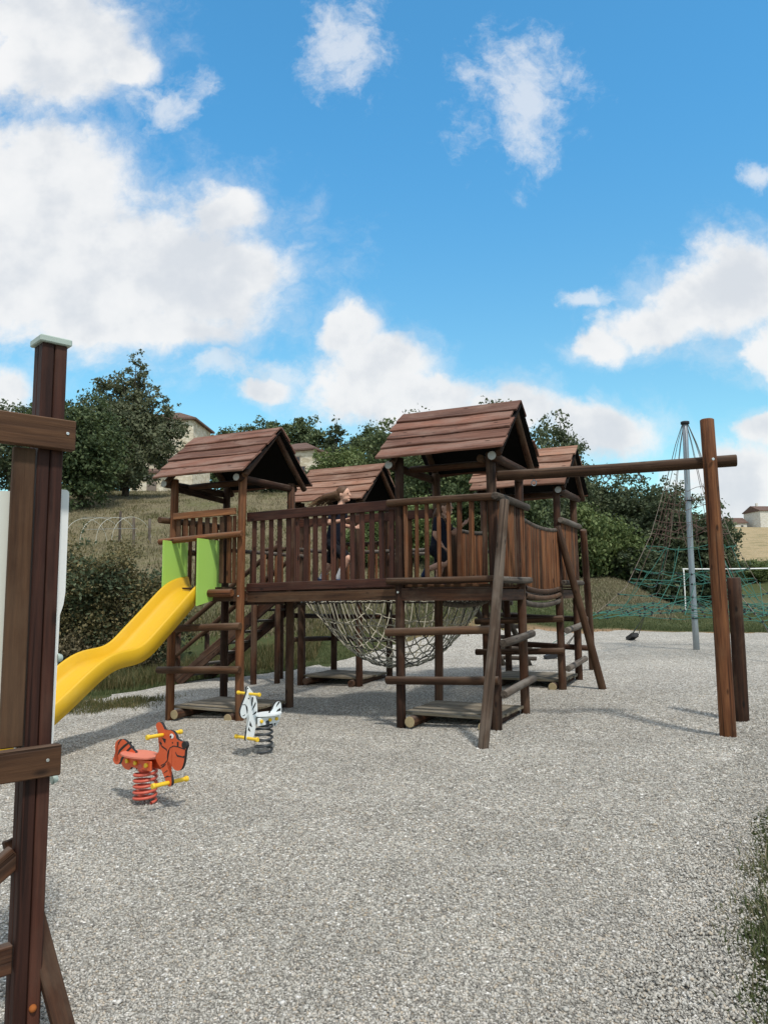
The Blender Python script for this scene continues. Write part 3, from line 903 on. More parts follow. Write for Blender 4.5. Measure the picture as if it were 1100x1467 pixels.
# ------------------------------------------------------------------ hanging climbing net in the middle
nx0, nx1, ny0, ny1 = SX + .10, L1 + .05, SY + .02, L2 - .02
t = Site('climbing_net', nx0, ny0, 'sagging pale rope climbing net slung under the bridges between the four towers', 'climbing net')
lx, ly = nx1 - nx0, ny1 - ny0
for a_, b_ in (((-.06, -.03), (-.06, ly + .03)), ((-.05, ly + .05), (lx + .05, ly + .05)), ((lx + .06, -.03), (lx + .06, ly + .03)), ((-.03, -.06), (lx + .03, -.06))):
    t.log('frame_log', (*a_, 1.53), (*b_, 1.53), .05, W_DARK)
def netz(u, v):
    du, dv = 2 * u - 1, 2 * v - 1
    q_ = 1 - (abs(du) ** 2.4 + abs(dv) ** 2.4 - abs(du * dv) ** 2.4)
    return 1.40 - .92 * max(q_, 0) ** .8
paths_l, paths_d = [], []
nn = 18
for i in range(nn):
    f = i / (nn - 1)
    pts = [t.p(lx * k / 24, ly * f, netz(k / 24, f) + .012 * math.sin(k * 2.6 + i)) for k in range(25)]
    (paths_l if i % 3 else paths_d).append(pts)
    pts = [t.p(lx * f, ly * k / 24, netz(f, k / 24) + .012 * math.sin(k * 2.6 + i)) for k in range(25)]
    (paths_l if (i + 1) % 3 else paths_d).append(pts)
link('pale_rope', tube_mesh(paths_l, .0085, 5), ROPE, t.o)
link('dark_rope', tube_mesh(paths_d, .0085, 5), ROPE_DK, t.o)
def ring_path(c, r_, ax):
    out = []
    for k in range(11):
        a = k * 2 * math.pi / 10
        out.append(Vector(c) + Vector((r_ * math.cos(a) * ax[0], r_ * math.cos(a) * ax[1], r_ * math.sin(a))))
    return out
for i in range(nn):
    f = i / (nn - 1)
    for (cx_, cy_, ax) in ((lx * f, ly, (1, 0)), (0, ly * f, (0, 1)), (lx, ly * f, (0, 1))):
        o = link('shackle', tube_mesh([ring_path(t.p(cx_, cy_, 1.425), .022, ax), ring_path(t.p(cx_, cy_, 1.46), .014, (ax[1], ax[0]))], .005, 5), BOLT, t.o)

# ------------------------------------------------------------------ log ramp on the far side
t = Site('log_ramp', L1 - .55, L2 + .95 + .25, 'short weathered log ladder ramp leaning up to the far walkway', 'log ramp')
for yy0 in (0.0, .55):
    t.log('ramp_log', (yy0 * .9 - .1, 1.75, gh(1.7, 15.4) + .0), (yy0 * .9 - .1, .0, 1.42), .05, W_GREY)
for k in range(6):
    f = .1 + k * .16
    t.log('rung', (-.2, 1.75 * (1 - f), .15 + 1.27 * f + .06), (.55, 1.75 * (1 - f), .15 + 1.27 * f + .06), .04, W_GREY)

# ------------------------------------------------------------------ swing beam
P1, P2 = Vector((3.25, 7.34)), Vector((3.73, 8.08))
g1, g2 = gh(*P1), gh(*P2)
t = empty('swing_frame', (P1.x, P1.y, g1), 0)
tag(t, 'tall round post carrying a long horizontal log beam without swings', 'swing frame')
log(t, 'post', (0, 0, -.15), (-.03, .02, 3.22 - g1), .075, W_WARM, .066, 16)
cp = S(L1 + SX, 0)
d = Vector((P1.x - cp.x, P1.y - cp.y)).normalized()
a0 = Vector((cp.x, cp.y)) + d * .05 - P1
b0 = d * .28 + Vector((-.02, .11))
beam = log(t, 'beam', (a0.x + .02, a0.y + .06, 2.79 - g1), (b0.x, b0.y, 2.80 - g1), .057, W_BROWN, .06, 14)
log(t, 'bolt', (-.03, -.068, 2.80 - g1), (-.03, -.082, 2.80 - g1), .014, BOLT)
for f in (.17, .48, .62):
    c = Vector((a0.x + (b0.x - a0.x) * f + .01, a0.y + (b0.y - a0.y) * f + .05, 2.69 - g1))
    link('eye_ring', tube_mesh([ring_path(c, .028, (d.x, d.y)), [c + Vector((0, 0, .07)), c + Vector((0, 0, .028))]], .006, 6), STEEL, t)
o = log(None, 'stump_post', (P2.x, P2.y, g2 - .15), (P2.x, P2.y, 1.66), .072, W_DARK, .068, 16)
tag(o, 'short dark round post with flat cut top next to the tall swing post', 'post')

# ------------------------------------------------------------------ slide
sx0 = .36
sl = Site('slide', sx0, -.1, 'wavy yellow plastic slide between two lime green side boards', 'slide')
prof = [(.18, 1.60), (.0, 1.585), (-.18, 1.52), (-.36, 1.38), (-.6, 1.19), (-.85, 1.00), (-1.0, .88), (-1.12, .805), (-1.25, .765), (-1.4, .755), (-1.55, .745), (-1.68, .70), (-1.85, .60), (-2.1, .43), (-2.35, .27), (-2.6, .145), (-2.8, .08), (-3.05, .055), (-3.25, .05)]
def resample(pr, n):
    P = np.array(pr)
    s_ = np.concatenate([[0], np.cumsum(np.linalg.norm(np.diff(P, axis=0), axis=1))])
    tt = np.linspace(0, s_[-1], n)
    out = np.stack([np.interp(tt, s_, P[:, 0]), np.interp(tt, s_, P[:, 1])], -1)
    for _ in range(3):
        out[1:-1] = out[1:-1] * .5 + (out[:-2] + out[2:]) * .25
    return out
pr = resample(prof, 60)
hw = .245
cross = [(-hw - .035, -.02), (-hw - .035, .14), (-hw - .018, .165), (-hw, .15), (-hw + .015, .06), (-hw + .05, .015), (0, .0), (hw - .05, .015), (hw - .015, .06), (hw, .15), (hw + .018, .165), (hw + .035, .14), (hw + .035, -.02), (hw - .04, -.035), (0, -.035), (-hw + .04, -.035)]
tan = np.gradient(pr, axis=0)
tan /= np.linalg.norm(tan, axis=1)[:, None]
Vs, Fs = [], []
nc = len(cross)
for (yy0, zz0), (ty, tz) in zip(pr, tan):
    ny_, nz_ = (tz, -ty) if -ty > 0 else (-tz, ty)
    for (cx_, cz_) in cross:
        Vs.append((cx_, yy0 + ny_ * cz_, zz0 + nz_ * cz_ - sl.gz))
for j in range(len(pr) - 1):
    for i in range(nc):
        Fs.append((j * nc + i, j * nc + (i + 1) % nc, (j + 1) * nc + (i + 1) % nc, (j + 1) * nc + i))
me = mesh_np('chute', Vs, Fs, smooth=True)
bm = bmesh.new(); bm.from_mesh(me)
bm.verts.ensure_lookup_table()
bm.faces.new([bm.verts[i] for i in range(nc)]); bm.faces.new([bm.verts[(len(pr) - 1) * nc + i] for i in range(nc)][::-1])
bmesh.ops.recalc_face_normals(bm, faces=bm.faces)
bm.to_mesh(me); bm.free()
ch = link('chute', me, YELLOW, sl.o)
for xx_, y0_, y1_ in ((-.275, -.30, .16), (.325, -.35, .12)):
    pts = [(y0_, 2.22), (y1_, 2.21), (y1_, 1.50), (y1_ - .05, 1.47), (y0_, 1.38)]
    me = poly_prism('side_board', [(p_, z_ - sl.gz) for p_, z_ in pts], -.009, .009)
    o = link('side_board', me, GREEN, sl.o)
    o.rotation_euler = (0, 0, math.pi / 2)
    o.location = (xx_, 0, 0)
sl.log('bracket', (.34, .1, 1.46), (.34, .1, 1.56), .02, YELLOW2)
for s_ in (-.2, .2):
    sl.log('foot', (s_, -2.95, gh(-3.7, 7.6) - .05), (s_, -2.95, .06), .025, STEEL)

# ------------------------------------------------------------------ spring riders
TIGER= {'head': [(0.135, 0.596), (0.149, 0.617), (0.178, 0.629), (0.209, 0.623), (0.234, 0.6), (0.255, 0.574), (0.318, 0.584), (0.367, 0.576), (0.397, 0.551), (0.407, 0.525), (0.469, 0.515), (0.492, 0.519), (0.525, 0.511), (0.532, 0.49), (0.522, 0.467), (0.513, 0.455), (0.51, 0.406), (0.498, 0.356), (0.472, 0.314), (0.426, 0.297), (0.378, 0.306), (0.338, 0.339), (0.303, 0.357), (0.289, 0.344), (0.311, 0.302), (0.341, 0.257), (0.36, 0.216), (0.354, 0.182), (0.326, 0.172), (0.296, 0.179), (0.275, 0.214), (0.244, 0.254), (0.208, 0.299), (0.172, 0.317), (0.14, 0.358), (0.149, 0.381), (0.188, 0.409), (0.191, 0.466), (0.194, 0.506), (0.182, 0.544), (0.156, 0.564)], 'tail': [(-0.428, 0.385), (-0.413, 0.417), (-0.369, 0.437), (-0.319, 0.445), (-0.274, 0.437), (-0.218, 0.411), (-0.173, 0.381), (-0.119, 0.364), (-0.159, 0.318), (-0.163, 0.283), (-0.177, 0.246), (-0.208, 0.218), (-0.251, 0.215), (-0.302, 0.229), (-0.331, 0.26), (-0.348, 0.264), (-0.364, 0.244), (-0.402, 0.233), (-0.437, 0.246), (-0.453, 0.268), (-0.44, 0.291), (-0.423, 0.293), (-0.427, 0.271), (-0.404, 0.257), (-0.376, 0.266), (-0.366, 0.282), (-0.389, 0.3), (-0.413, 0.327), (-0.429, 0.355)], 'seat': [(-0.263, 0.328), (0.125, 0.367)], 'spring': [(-0.009, 0.264), (0.005, -0.013), (-0.12, -0.023), (0.141, 0.021)], 'handle': [(0.237, 0.539)], 'foot': [(0.325, 0.2)], 'bracket': [(-0.245, 0.307), (0.193, 0.292), (0.142, 0.324)], 's1': [(-0.367, 0.396), (-0.373, 0.413), (-0.347, 0.437), (-0.33, 0.438), (-0.357, 0.418)], 's2': [(-0.363, 0.325), (-0.353, 0.359), (-0.3, 0.395), (-0.251, 0.419), (-0.235, 0.415), (-0.288, 0.384), (-0.331, 0.355)], 's3': [(-0.331, 0.263), (-0.322, 0.297), (-0.28, 0.341), (-0.217, 0.384), (-0.2, 0.378), (-0.253, 0.342), (-0.294, 0.301), (-0.315, 0.268)], 'mouth': [(0.396, 0.435), (0.421, 0.414), (0.487, 0.411), (0.51, 0.42), (0.506, 0.4), (0.487, 0.403), (0.422, 0.401), (0.404, 0.417)], 'h1': [(0.233, 0.51), (0.268, 0.509), (0.264, 0.483), (0.249, 0.492)], 'h2': [(0.195, 0.483), (0.22, 0.475), (0.216, 0.457), (0.2, 0.47)], 'h3': [(0.226, 0.456), (0.281, 0.44), (0.286, 0.427), (0.271, 0.436), (0.231, 0.445)], 'l1': [(0.218, 0.295), (0.261, 0.321), (0.276, 0.325), (0.252, 0.305)], 'l2': [(0.254, 0.258), (0.292, 0.283), (0.302, 0.282), (0.273, 0.267)], 'l3': [(0.256, 0.222), (0.303, 0.246), (0.337, 0.245), (0.304, 0.238)], 'h4': [(0.416, 0.503), (0.432, 0.506), (0.433, 0.481), (0.419, 0.477)], 'eye': [(0.347, 0.541), (0.371, 0.544), (0.348, 0.523)], 'pupil': [(0.336, 0.536), (0.347, 0.537), (0.336, 0.526)], 'nose': [(0.503, 0.493), (0.533, 0.497), (0.503, 0.467)], 'freckle': [(0.359, 0.494), (0.366, 0.495), (0.359, 0.489)], 'muzzle': [(0.302, 0.357), (0.297, 0.389), (0.304, 0.424), (0.329, 0.454), (0.371, 0.472), (0.428, 0.473), (0.515, 0.464)], 'neck': [(0.294, 0.356), (0.27, 0.333), (0.217, 0.309)]}
ZEBRA= {'head': [(0.246, 0.654), (0.23, 0.667), (0.21, 0.653), (0.19, 0.627), (0.157, 0.597), (0.13, 0.558), (0.109, 0.513), (0.101, 0.454), (0.101, 0.402), (0.113, 0.36), (0.126, 0.338), (0.122, 0.29), (0.118, 0.266), (0.131, 0.23), (0.143, 0.179), (0.202, 0.16), (0.237, 0.142), (0.25, 0.168), (0.242, 0.222), (0.23, 0.282), (0.214, 0.327), (0.209, 0.378), (0.216, 0.405), (0.232, 0.39), (0.251, 0.369), (0.276, 0.363), (0.309, 0.381), (0.325, 0.421), (0.322, 0.449), (0.298, 0.502), (0.273, 0.546), (0.248, 0.595), (0.239, 0.627)], 'tail': [(-0.069, 0.385), (-0.104, 0.4), (-0.124, 0.441), (-0.159, 0.472), (-0.19, 0.475), (-0.219, 0.46), (-0.23, 0.428), (-0.231, 0.369), (-0.217, 0.321), (-0.189, 0.276), (-0.162, 0.24), (-0.127, 0.236), (-0.099, 0.254), (-0.091, 0.299), (-0.101, 0.337), (-0.076, 0.359)], 'seat': [(0.11, 0.374), (-0.188, 0.35)], 'spring': [(0.004, 0.259), (0.0, -0.005), (0.101, 0.031), (-0.102, -0.003)], 'handle': [(0.209, 0.591)], 'foot': [(0.228, 0.174)], 'bracket': [(0.099, 0.306), (-0.105, 0.297)], 's1': [(0.176, 0.554), (0.159, 0.547), (0.162, 0.514), (0.178, 0.473), (0.184, 0.479)], 's2': [(0.174, 0.43), (0.151, 0.47), (0.132, 0.501), (0.125, 0.486), (0.141, 0.459)], 's3': [(0.166, 0.386), (0.14, 0.402), (0.114, 0.415), (0.117, 0.397), (0.14, 0.388)], 's4': [(0.204, 0.292), (0.195, 0.326), (0.171, 0.278), (0.174, 0.271)], 's5': [(0.223, 0.25), (0.21, 0.274), (0.19, 0.229)], 't1': [(-0.156, 0.423), (-0.166, 0.446), (-0.187, 0.468), (-0.205, 0.459), (-0.173, 0.435)], 't2': [(-0.16, 0.376), (-0.181, 0.395), (-0.216, 0.405), (-0.216, 0.381)], 't3': [(-0.164, 0.336), (-0.196, 0.324), (-0.189, 0.295)], 't4': [(-0.133, 0.303), (-0.151, 0.262), (-0.134, 0.239), (-0.13, 0.274)], 'eye': [(0.22, 0.547), (0.212, 0.546), (0.22, 0.542)], 'hole': [(0.233, 0.645), (0.226, 0.644), (0.233, 0.637)], 'muzzle': [(0.298, 0.496), (0.263, 0.494), (0.24, 0.471), (0.231, 0.437), (0.235, 0.407)], 'mouth': [(0.293, 0.392), (0.274, 0.393), (0.263, 0.401)]}
def ellipse(c, a, b, n=20):
    return [(c[0] + a * math.cos(k * 2 * math.pi / n), c[1] + b * math.sin(k * 2 * math.pi / n)) for k in range(n)]

def strip(pts, wd):
    P = [Vector(p) for p in pts]
    up, dn = [], []
    for i, p in enumerate(P):
        tdir = (P[min(i + 1, len(P) - 1)] - P[max(i - 1, 0)]).normalized()
        nrm = Vector((-tdir.y, tdir.x)) * wd / 2
        up.append(tuple(p + nrm)); dn.append(tuple(p - nrm))
    return up + dn[::-1]

def spring(parent, r, z0, z1, turns, rod, mat):
    n = int(turns * 18)
    pts = [(r * math.cos(k / 18 * 2 * math.pi), r * math.sin(k / 18 * 2 * math.pi), z0 + (z1 - z0) * k / n) for k in range(n + 1)]
    link('spring', tube_mesh([pts], rod, 8, name='spring'), mat, parent)

def rider(name, loc, fwd, data, board_mat, seat_mat, spring_mat, label, lists, edge_mat, marks, coils=5.6):
    gz = gh(*loc) + .03
    t = empty(name, (loc[0], loc[1], gz), math.atan2(fwd[1], fwd[0]))
    tag(t, label, 'spring rider', 'spring riders on the gravel')
    T = .011
    parts = {}
    for key, nm in (('head', 'head_board'), ('tail', 'tail_board')):
        parts[key] = link(nm, poly_prism(nm, smooth_poly(data[key], 1), -T, T), board_mat, t)
        me_ = parts[key].data
        me_.materials.append(edge_mat)
        for p_ in me_.polygons:
            if abs(p_.normal.y) < .5:
                p_.material_index = 1
    # printed marks on both faces of the boards
    for own, key in lists:
        pts = data[key]
        if key in ('eye', 'pupil', 'nose', 'freckle', 'hole'):
            c, a, b_ = pts
            pts = ellipse(c, max(abs(a[0] - c[0]), .006), max(abs(b_[1] - c[1]), .006))
        elif key in ('muzzle', 'neck') or (key == 'mouth' and len(pts) < 5):
            pts = strip(pts, .007)
        if key[0] in 'shlt' and key != 'hole':
            cx0, cy0 = sum(p_[0] for p_ in pts) / len(pts), sum(p_[1] for p_ in pts) / len(pts)
            kx = 1.3 if data is TIGER else 1.12
            pts = [(cx0 + (p_[0] - cx0) * kx, cy0 + (p_[1] - cy0) * kx) for p_ in pts]
        m_ = marks.get(key, BLACK)
        t_ = .0028 if key == 'pupil' else (.0022 if key in ('eye',) else .0014)
        for sgn in (-1, 1):
            link('printed_mark', poly_prism('mark', pts, sgn * T, sgn * (T + t_)), m_, parts[own])
    # seat, carrier, spring
    (xa, za), (xb, zb) = data['seat']
    cx_, cz_ = (xa + xb) / 2, (za + zb) / 2 + .005
    hl = abs(xb - xa) / 2 + .015
    out = [(cx_ + hl * math.cos(k * math.pi / 16) * (1 if abs(math.cos(k * math.pi / 16)) < .9 else .99), .115 * math.sin(k * math.pi / 16) * (1 - .12 * math.cos(k * math.pi / 16))) for k in range(32)]
    bm = bmesh.new()
    lo = [bm.verts.new((x_, y_, cz_ - .006)) for x_, y_ in out]
    hi = [bm.verts.new((x_ * 1, y_ * 1, cz_ + .006)) for x_, y_ in out]
    bm.faces.new(lo[::-1]); bm.faces.new(hi)
    for k in range(32):
        bm.faces.new((lo[k], lo[(k + 1) % 32], hi[(k + 1) % 32], hi[k]))
    link('seat', bm_mesh('seat', bm), seat_mat, t)
    for sgn in (-1, 1):
        board(t, 'carrier', (cx_ - hl * .75, sgn * .045, cz_ - .055), (cx_ + hl * 1.02, sgn * .045, cz_ - .055), .075, .016, board_mat)
        for fx in (-.45, .1, .8):
            log(t, 'bolt_cap', (cx_ + hl * fx, sgn * .054, cz_ - .05), (cx_ + hl * fx, sgn * .072, cz_ - .05), .017, YELLOW2)
    log(t, 'mount', (0, 0, cz_ - .115), (0, 0, cz_ - .05), .06, spring_mat)
    log(t, 'anchor_plate', (0, 0, -.05), (0, 0, -.012), .085, spring_mat, sides=20)
    spring(t, .083, .012, cz_ - .1, coils, .0115, spring_mat)
    for key, r_, L_, nm in (('handle', .014, .15, 'handle'), ('foot', .016, .15, 'foot_rest')):
        (hx, hz), = data[key]
        for sgn in (-1, 1):
            o = log(t, nm, (hx, sgn * T, hz), (hx, sgn * L_, hz), r_, YELLOW2)
            log(o, 'end_knob', (0, 0, L_ - T - .02), (0, 0, L_ - T + .006), r_ * 1.35, YELLOW2)
    return t

rider('tiger_spring_rider', (-1.86, 6.02), (.77, -.638), TIGER, ORANGE, PINKRED, SPRINGRED, 'orange tiger shaped spring rider with black stripes on a red coil', [('tail', 's1'), ('tail', 's2'), ('tail', 's3')] + [('head', k) for k in ('mouth', 'h1', 'h2', 'h3', 'h4', 'l1', 'l2', 'l3', 'eye', 'pupil', 'nose', 'freckle', 'muzzle', 'neck')], BLACK, dict(eye=WHITE))
rider('zebra_spring_rider', (-1.2, 7.63), (-.6, -.8), ZEBRA, WHITEB, WHITEB, DARKSPR, 'white zebra shaped spring rider with dark stripes on a black coil', [('head', k) for k in ('s1', 's2', 's3', 's4', 's5', 'eye', 'hole', 'muzzle', 'mouth')] + [('tail', k) for k in ('t1', 't2', 't3', 't4')], BLACK, {}, 4.6)

# ------------------------------------------------------------------ people (one closed surface grown over posed limbs)
def cap_bm(bm, p0, p1, r0, r1, seg=10):
    p0, p1 = Vector(p0), Vector(p1)
    d = p1 - p0
    for p, r_ in ((p0, r0), (p1, r1)):
        bmesh.ops.create_icosphere(bm, subdivisions=2, radius=r_, matrix=Matrix.Translation(p))
    q = Vector((0, 0, 1)).rotation_difference(d.normalized()).to_matrix().to_4x4()
    bmesh.ops.create_cone(bm, cap_ends=True, segments=seg, radius1=r0, radius2=r1, depth=d.length, matrix=Matrix.Translation((p0 + p1) / 2) @ q)

def ell_bm(bm, c, rad, rot=(0, 0, 0)):
    from mathutils import Euler
    mt = Matrix.Translation(c) @ Euler(rot).to_matrix().to_4x4() @ Matrix.Diagonal((*rad, 1))
    bmesh.ops.create_icosphere(bm, subdivisions=3, radius=1, matrix=mt)

def grown(name, prims, mat, parent, voxel=.008, smooth=6):
    bm = bmesh.new()
    for p in prims:
        if p[0] == 'c':
            cap_bm(bm, *p[1:])
        else:
            ell_bm(bm, *p[1:])
    me = bpy.data.meshes.new(name)
    bm.to_mesh(me); bm.free()
    o = link(name, me, mat, parent)
    md = o.modifiers.new('grow', 'REMESH')
    md.mode = 'VOXEL'; md.voxel_size = voxel; md.use_smooth_shade = True
    ms = o.modifiers.new('soften', 'SMOOTH')
    ms.factor = .5; ms.iterations = smooth
    return o

def hand(wrist, dirv, palm_n, curl, s=1.0):
    """palm, four unequal fingers and a thumb, bent at the knuckles"""
    w_, d_, n_ = Vector(wrist), Vector(dirv).normalized(), Vector(palm_n).normalized()
    side_ = d_.cross(n_).normalized()
    out = []
    pe = w_ + d_ * .058 * s
    for k in (-1.4, -.5, .5, 1.4):
        out.append(('c', w_ + d_ * .012 + side_ * k * .008 * s, pe + side_ * k * .0125 * s, .013 * s, .0105 * s))
    for k, ln in ((-1.4, .048), (-.5, .056), (.5, .052), (1.4, .042)):
        b_ = pe + side_ * k * .0125 * s
        m_ = b_ + (d_ + n_ * curl * .5).normalized() * ln * .5 * s
        e_ = m_ + (d_ * (1 - curl) + n_ * curl).normalized() * ln * .5 * s
        out += [('c', b_, m_, .0072 * s, .0066 * s), ('c', m_, e_, .0066 * s, .0052 * s)]
    tb = w_ + d_ * .02 * s + side_ * -.014 * s
    tm = tb + (d_ * .6 - side_ * .8).normalized() * .028 * s
    te = tm + (d_ * .7 + n_ * curl).normalized() * .024 * s
    out += [('c', tb, tm, .0095 * s, .008 * s), ('c', tm, te, .008 * s, .006 * s)]
    return out

def person(name, origin_xy, deck, label, head, neck, chest, hip, legs, arms, face=(1, 0, 0), hair=None, logo=None, sock=True):
    wp = S(*origin_xy)
    t = empty(name, (wp.x, wp.y, deck), TH)
    tag(t, label, 'person')
    ox_, oy_ = origin_xy
    def L(p):
        return Vector((p[0] - ox_, p[1] - oy_, p[2] - deck))
    H, Nk, Ch, Hp = L(head), L(neck), L(chest), L(hip)
    f = Vector(face).normalized()
    body = [('e', H + Vector((0, 0, .012)), (.083, .072, .092)), ('e', H + f * .025 + Vector((0, 0, -.045)), (.058, .052, .052)),
            ('c', H + f * .078 + Vector((0, 0, .012)), H + f * .098 + Vector((0, 0, -.016)), .008, .012),
            ('e', H + f * .08 + Vector((0, 0, -.045)), (.012, .022, .008)), ('e', H + f * .07 + Vector((0, 0, -.075)), (.018, .02, .016)),
            ('e', H + Vector((-.005, .073, -.005)), (.018, .010, .026)), ('e', H + Vector((-.005, -.073, -.005)), (.018, .010, .026)),
            ('c', H + Vector((-.01, 0, -.05)), Nk, .04, .042), ('c', Nk, Ch, .045, .085),
            ('c', Ch + Vector((0, -.085, .03)), Ch + Vector((0, .085, .03)), .05, .05), ('c', Ch, Hp, .095, .09), ('c', Hp + Vector((0, -.05, 0)), Hp + Vector((0, .05, 0)), .082, .082)]
    shirt = [('c', Ch + Vector((0, -.09, .035)), Ch + Vector((0, .09, .035)), .058, .058), ('c', Ch, Hp + (Ch - Hp) * .15, .108, .104), ('c', Nk + (Ch - Nk) * .45, Ch, .056, .098)]
    shorts = [('c', Hp + Vector((0, -.052, 0)), Hp + Vector((0, .052, 0)), .096, .096), ('c', Hp, Hp + (Ch - Hp) * .3, .1, .1)]
    socks, shoes = [], []
    for hp_, kn, an, toe in legs:
        hp_, kn, an, toe = L(hp_), L(kn), L(an), L(toe)
        body += [('c', hp_, kn, .068, .046), ('c', kn, kn + (an - kn) * .35, .045, .047), ('c', kn + (an - kn) * .35, an, .047, .03), ('c', an, toe, .032, .026)]
        shorts.append(('c', hp_, hp_ + (kn - hp_) * .78, .084, .072))
        socks.append(('c', an + (kn - an) * .45, an, .044, .037))
        shoes += [('c', an + Vector((0, 0, -.012)), toe, .041, .032), ('c', an + (an - toe) * .25 + Vector((0, 0, -.02)), an, .034, .036)]
    for sh, elb, wr, hd, pn, cu in arms:
        sh, elb, wr = L(sh), L(elb), L(wr)
        body += [('c', sh, elb, .04, .032), ('c', elb, wr, .031, .021)] + hand(wr, hd, pn, cu)
        shirt.append(('c', sh, sh + (elb - sh) * .62, .052, .047))
    grown('body', body, SKIN, t, .0055, 5)
    grown('shirt', shirt, NAVY, t, .008)
    grown('shorts', shorts, DARKCL, t, .008)
    if sock:
        grown('socks', socks, SOCK, t, .007)
    grown('shoes', shoes, SHOE, t, .007)
    # eyes
    sd_ = Vector((-f.y, f.x, 0))
    for s_ in (-1, 1):
        link('eye', ball_mesh(.009), BLACK, t).location = H + f * .072 + sd_ * s_ * .03 + Vector((0, 0, .008))
    prims = [('e', H - f * .018 + Vector((0, 0, .032)), (.088, .083, .086)), ('e', H - f * .05 + Vector((0, 0, -.015)), (.052, .07, .085))]
    if hair:
        h0, h1 = L(hair[0]), L(hair[1])
        for s_, zz_ in ((-.03, .0), (.0, .015), (.03, -.01)):
            m1 = h0.lerp(h1, .4) + Vector((0, s_, .02 + zz_)); m2 = h0.lerp(h1, .8) + Vector((.0, s_ * .6, zz_))
            prims += [('c', h0 + Vector((0, s_, -.01)), m1, .055, .042), ('c', m1, m2, .042, .016)]
    hr = grown('hair', prims, HAIR, t, .007)
    if hair:
        strands, strands2 = [], []
        a0_, a1_ = L(hair[0]), L(hair[1])
        for k in range(46):
            st_ = a0_ + Vector((rj(-.03, .03), rj(-.06, .06), rj(-.07, .04)))
            en = a1_ + Vector((rj(-.04, .26), rj(-.06, .06), rj(-.09, .035)))
            pts = []
            ph_ = rj(0, 6)
            for j in range(9):
                q = j / 8
                p_ = st_.lerp(en, q) + Vector((0, .012 * math.sin(q * 6 + ph_), .035 * math.sin(q * math.pi) + .012 * math.sin(q * 9 + ph_)))
                pts.append(p_)
            (strands if k % 3 else strands2).append(pts)
        link('hair_strands', tube_mesh(strands, .0075, 6, taper=.3), HAIR, hr)
        link('lighter_strands', tube_mesh(strands2, .0075, 6, taper=.3), HAIR_L, hr)
    if logo:
        link('chest_emblem', ball_mesh(.018), SOCK, t).location = L(logo)
    return t

def ball_mesh(r):
    bm = bmesh.new()
    bmesh.ops.create_icosphere(bm, subdivisions=2, radius=r)
    return bm_mesh('ball', bm, True)

DK = 1.612
person('person', (2.1, .5), DK, 'person in navy top and dark shorts with long windblown brown hair striding along the bridge',
       head=(2.235, .5, 2.775), neck=(2.205, .5, 2.665), chest=(2.165, .5, 2.52), hip=(2.075, .5, 2.16),
       legs=[((2.085, .44, 2.14), (2.33, .43, 1.955), (2.185, .43, 1.70), (2.28, .43, 1.645)),
             ((2.075, .57, 2.14), (1.985, .58, 1.91), (1.855, .58, 1.71), (1.935, .58, 1.645))],
       arms=[((2.165, .37, 2.575), (2.135, .32, 2.405), (2.365, .30, 2.425), (1, 0, .1), (0, .6, .8), .75),
             ((2.165, .63, 2.575), (2.12, .68, 2.40), (2.32, .66, 2.36), (1, 0, .1), (0, -.8, .2), .5)],
       hair=((2.16, .5, 2.79), (1.70, .5, 2.66)), logo=(2.268, .45, 2.56))
person('person', (L1 + .2, .75), DK, 'person in dark clothes climbing with one bare knee raised behind the tower pickets',
       head=(L1 + .27, .75, 2.565), neck=(L1 + .24, .75, 2.47), chest=(L1 + .215, .75, 2.345), hip=(L1 + .165, .75, 2.04),
       legs=[((L1 + .18, .69, 2.03), (L1 + .34, .62, 1.885), (L1 + .075, .60, 1.80), (L1 + .03, .60, 1.73)),
             ((L1 + .16, .82, 2.03), (L1 + .16, .84, 1.85), (L1 + .12, .84, 1.70), (L1 + .21, .84, 1.645))],
       arms=[((L1 + .215, .63, 2.40), (L1 + .19, .60, 2.22), (L1 + .26, .70, 2.06), (.6, .3, -.6), (0, .5, .5), .6),
             ((L1 + .215, .87, 2.40), (L1 + .30, .93, 2.26), (L1 + .43, .93, 2.36), (.8, 0, .5), (0, -.5, .5), .6)],
       hair=((L1 + .20, .75, 2.53), (L1 + .10, .72, 2.33)), sock=False)

# ------------------------------------------------------------------ play panel frame close by
PB = Vector((-1.317, 2.9))
gz = gh(*PB)
TA = math.atan2(.68, .73)
t = empty('play_panel_frame', (PB.x, PB.y, gz), TA)      # local x along the frame, local -y is its front face
tag(t, 'tall red brown square post with boards and pale panels of a play panel frame', 'play panel frame')
hw = .0495
for ix, xx_ in enumerate((-1, 1)):
    for iy, yy0 in enumerate((-1, 1)):
        board(t, 'post_lamination', (xx_ * hw * .5, yy0 * hw * .5, -.1), (xx_ * hw * .5, yy0 * hw * .5, 2.49 - gz), hw - .004, hw - .004, W_RED, (1, 0, 0))
board(t, 'post_cap', (0, 0, 2.488 - gz), (0, 0, 2.515 - gz), .122, .122, MINT, (1, 0, 0))
board(t, 'upper_board', (-.95, -hw - .021, 2.125 - gz), (.078, -hw - .021, 2.125 - gz), .118, .04, W_BROWN)
board(t, 'lower_board', (-.95, -hw - .021, .90 - gz), (.070, -hw - .021, .90 - gz), .112, .04, W_BROWN)
board(t, 'upright_board', (-.094, -.035, .958 - gz), (-.094, -.035, 2.064 - gz), .078, .03, W_BROWN, (1, 0, 0))
log(t, 'screw', (.045, -hw - .042, 2.13 - gz), (.045, -hw - .044, 2.13 - gz), .006, BOLT)
log(t, 'screw', (.02, -hw - .042, .905 - gz), (.02, -hw - .044, .905 - gz), .006, BOLT)
pts = [(-.9, .96), (-.9, 1.82), (-.19, 1.82), (-.187, 1.87), (-.18, 1.895), (-.1, 1.90), (-.1, .96)]
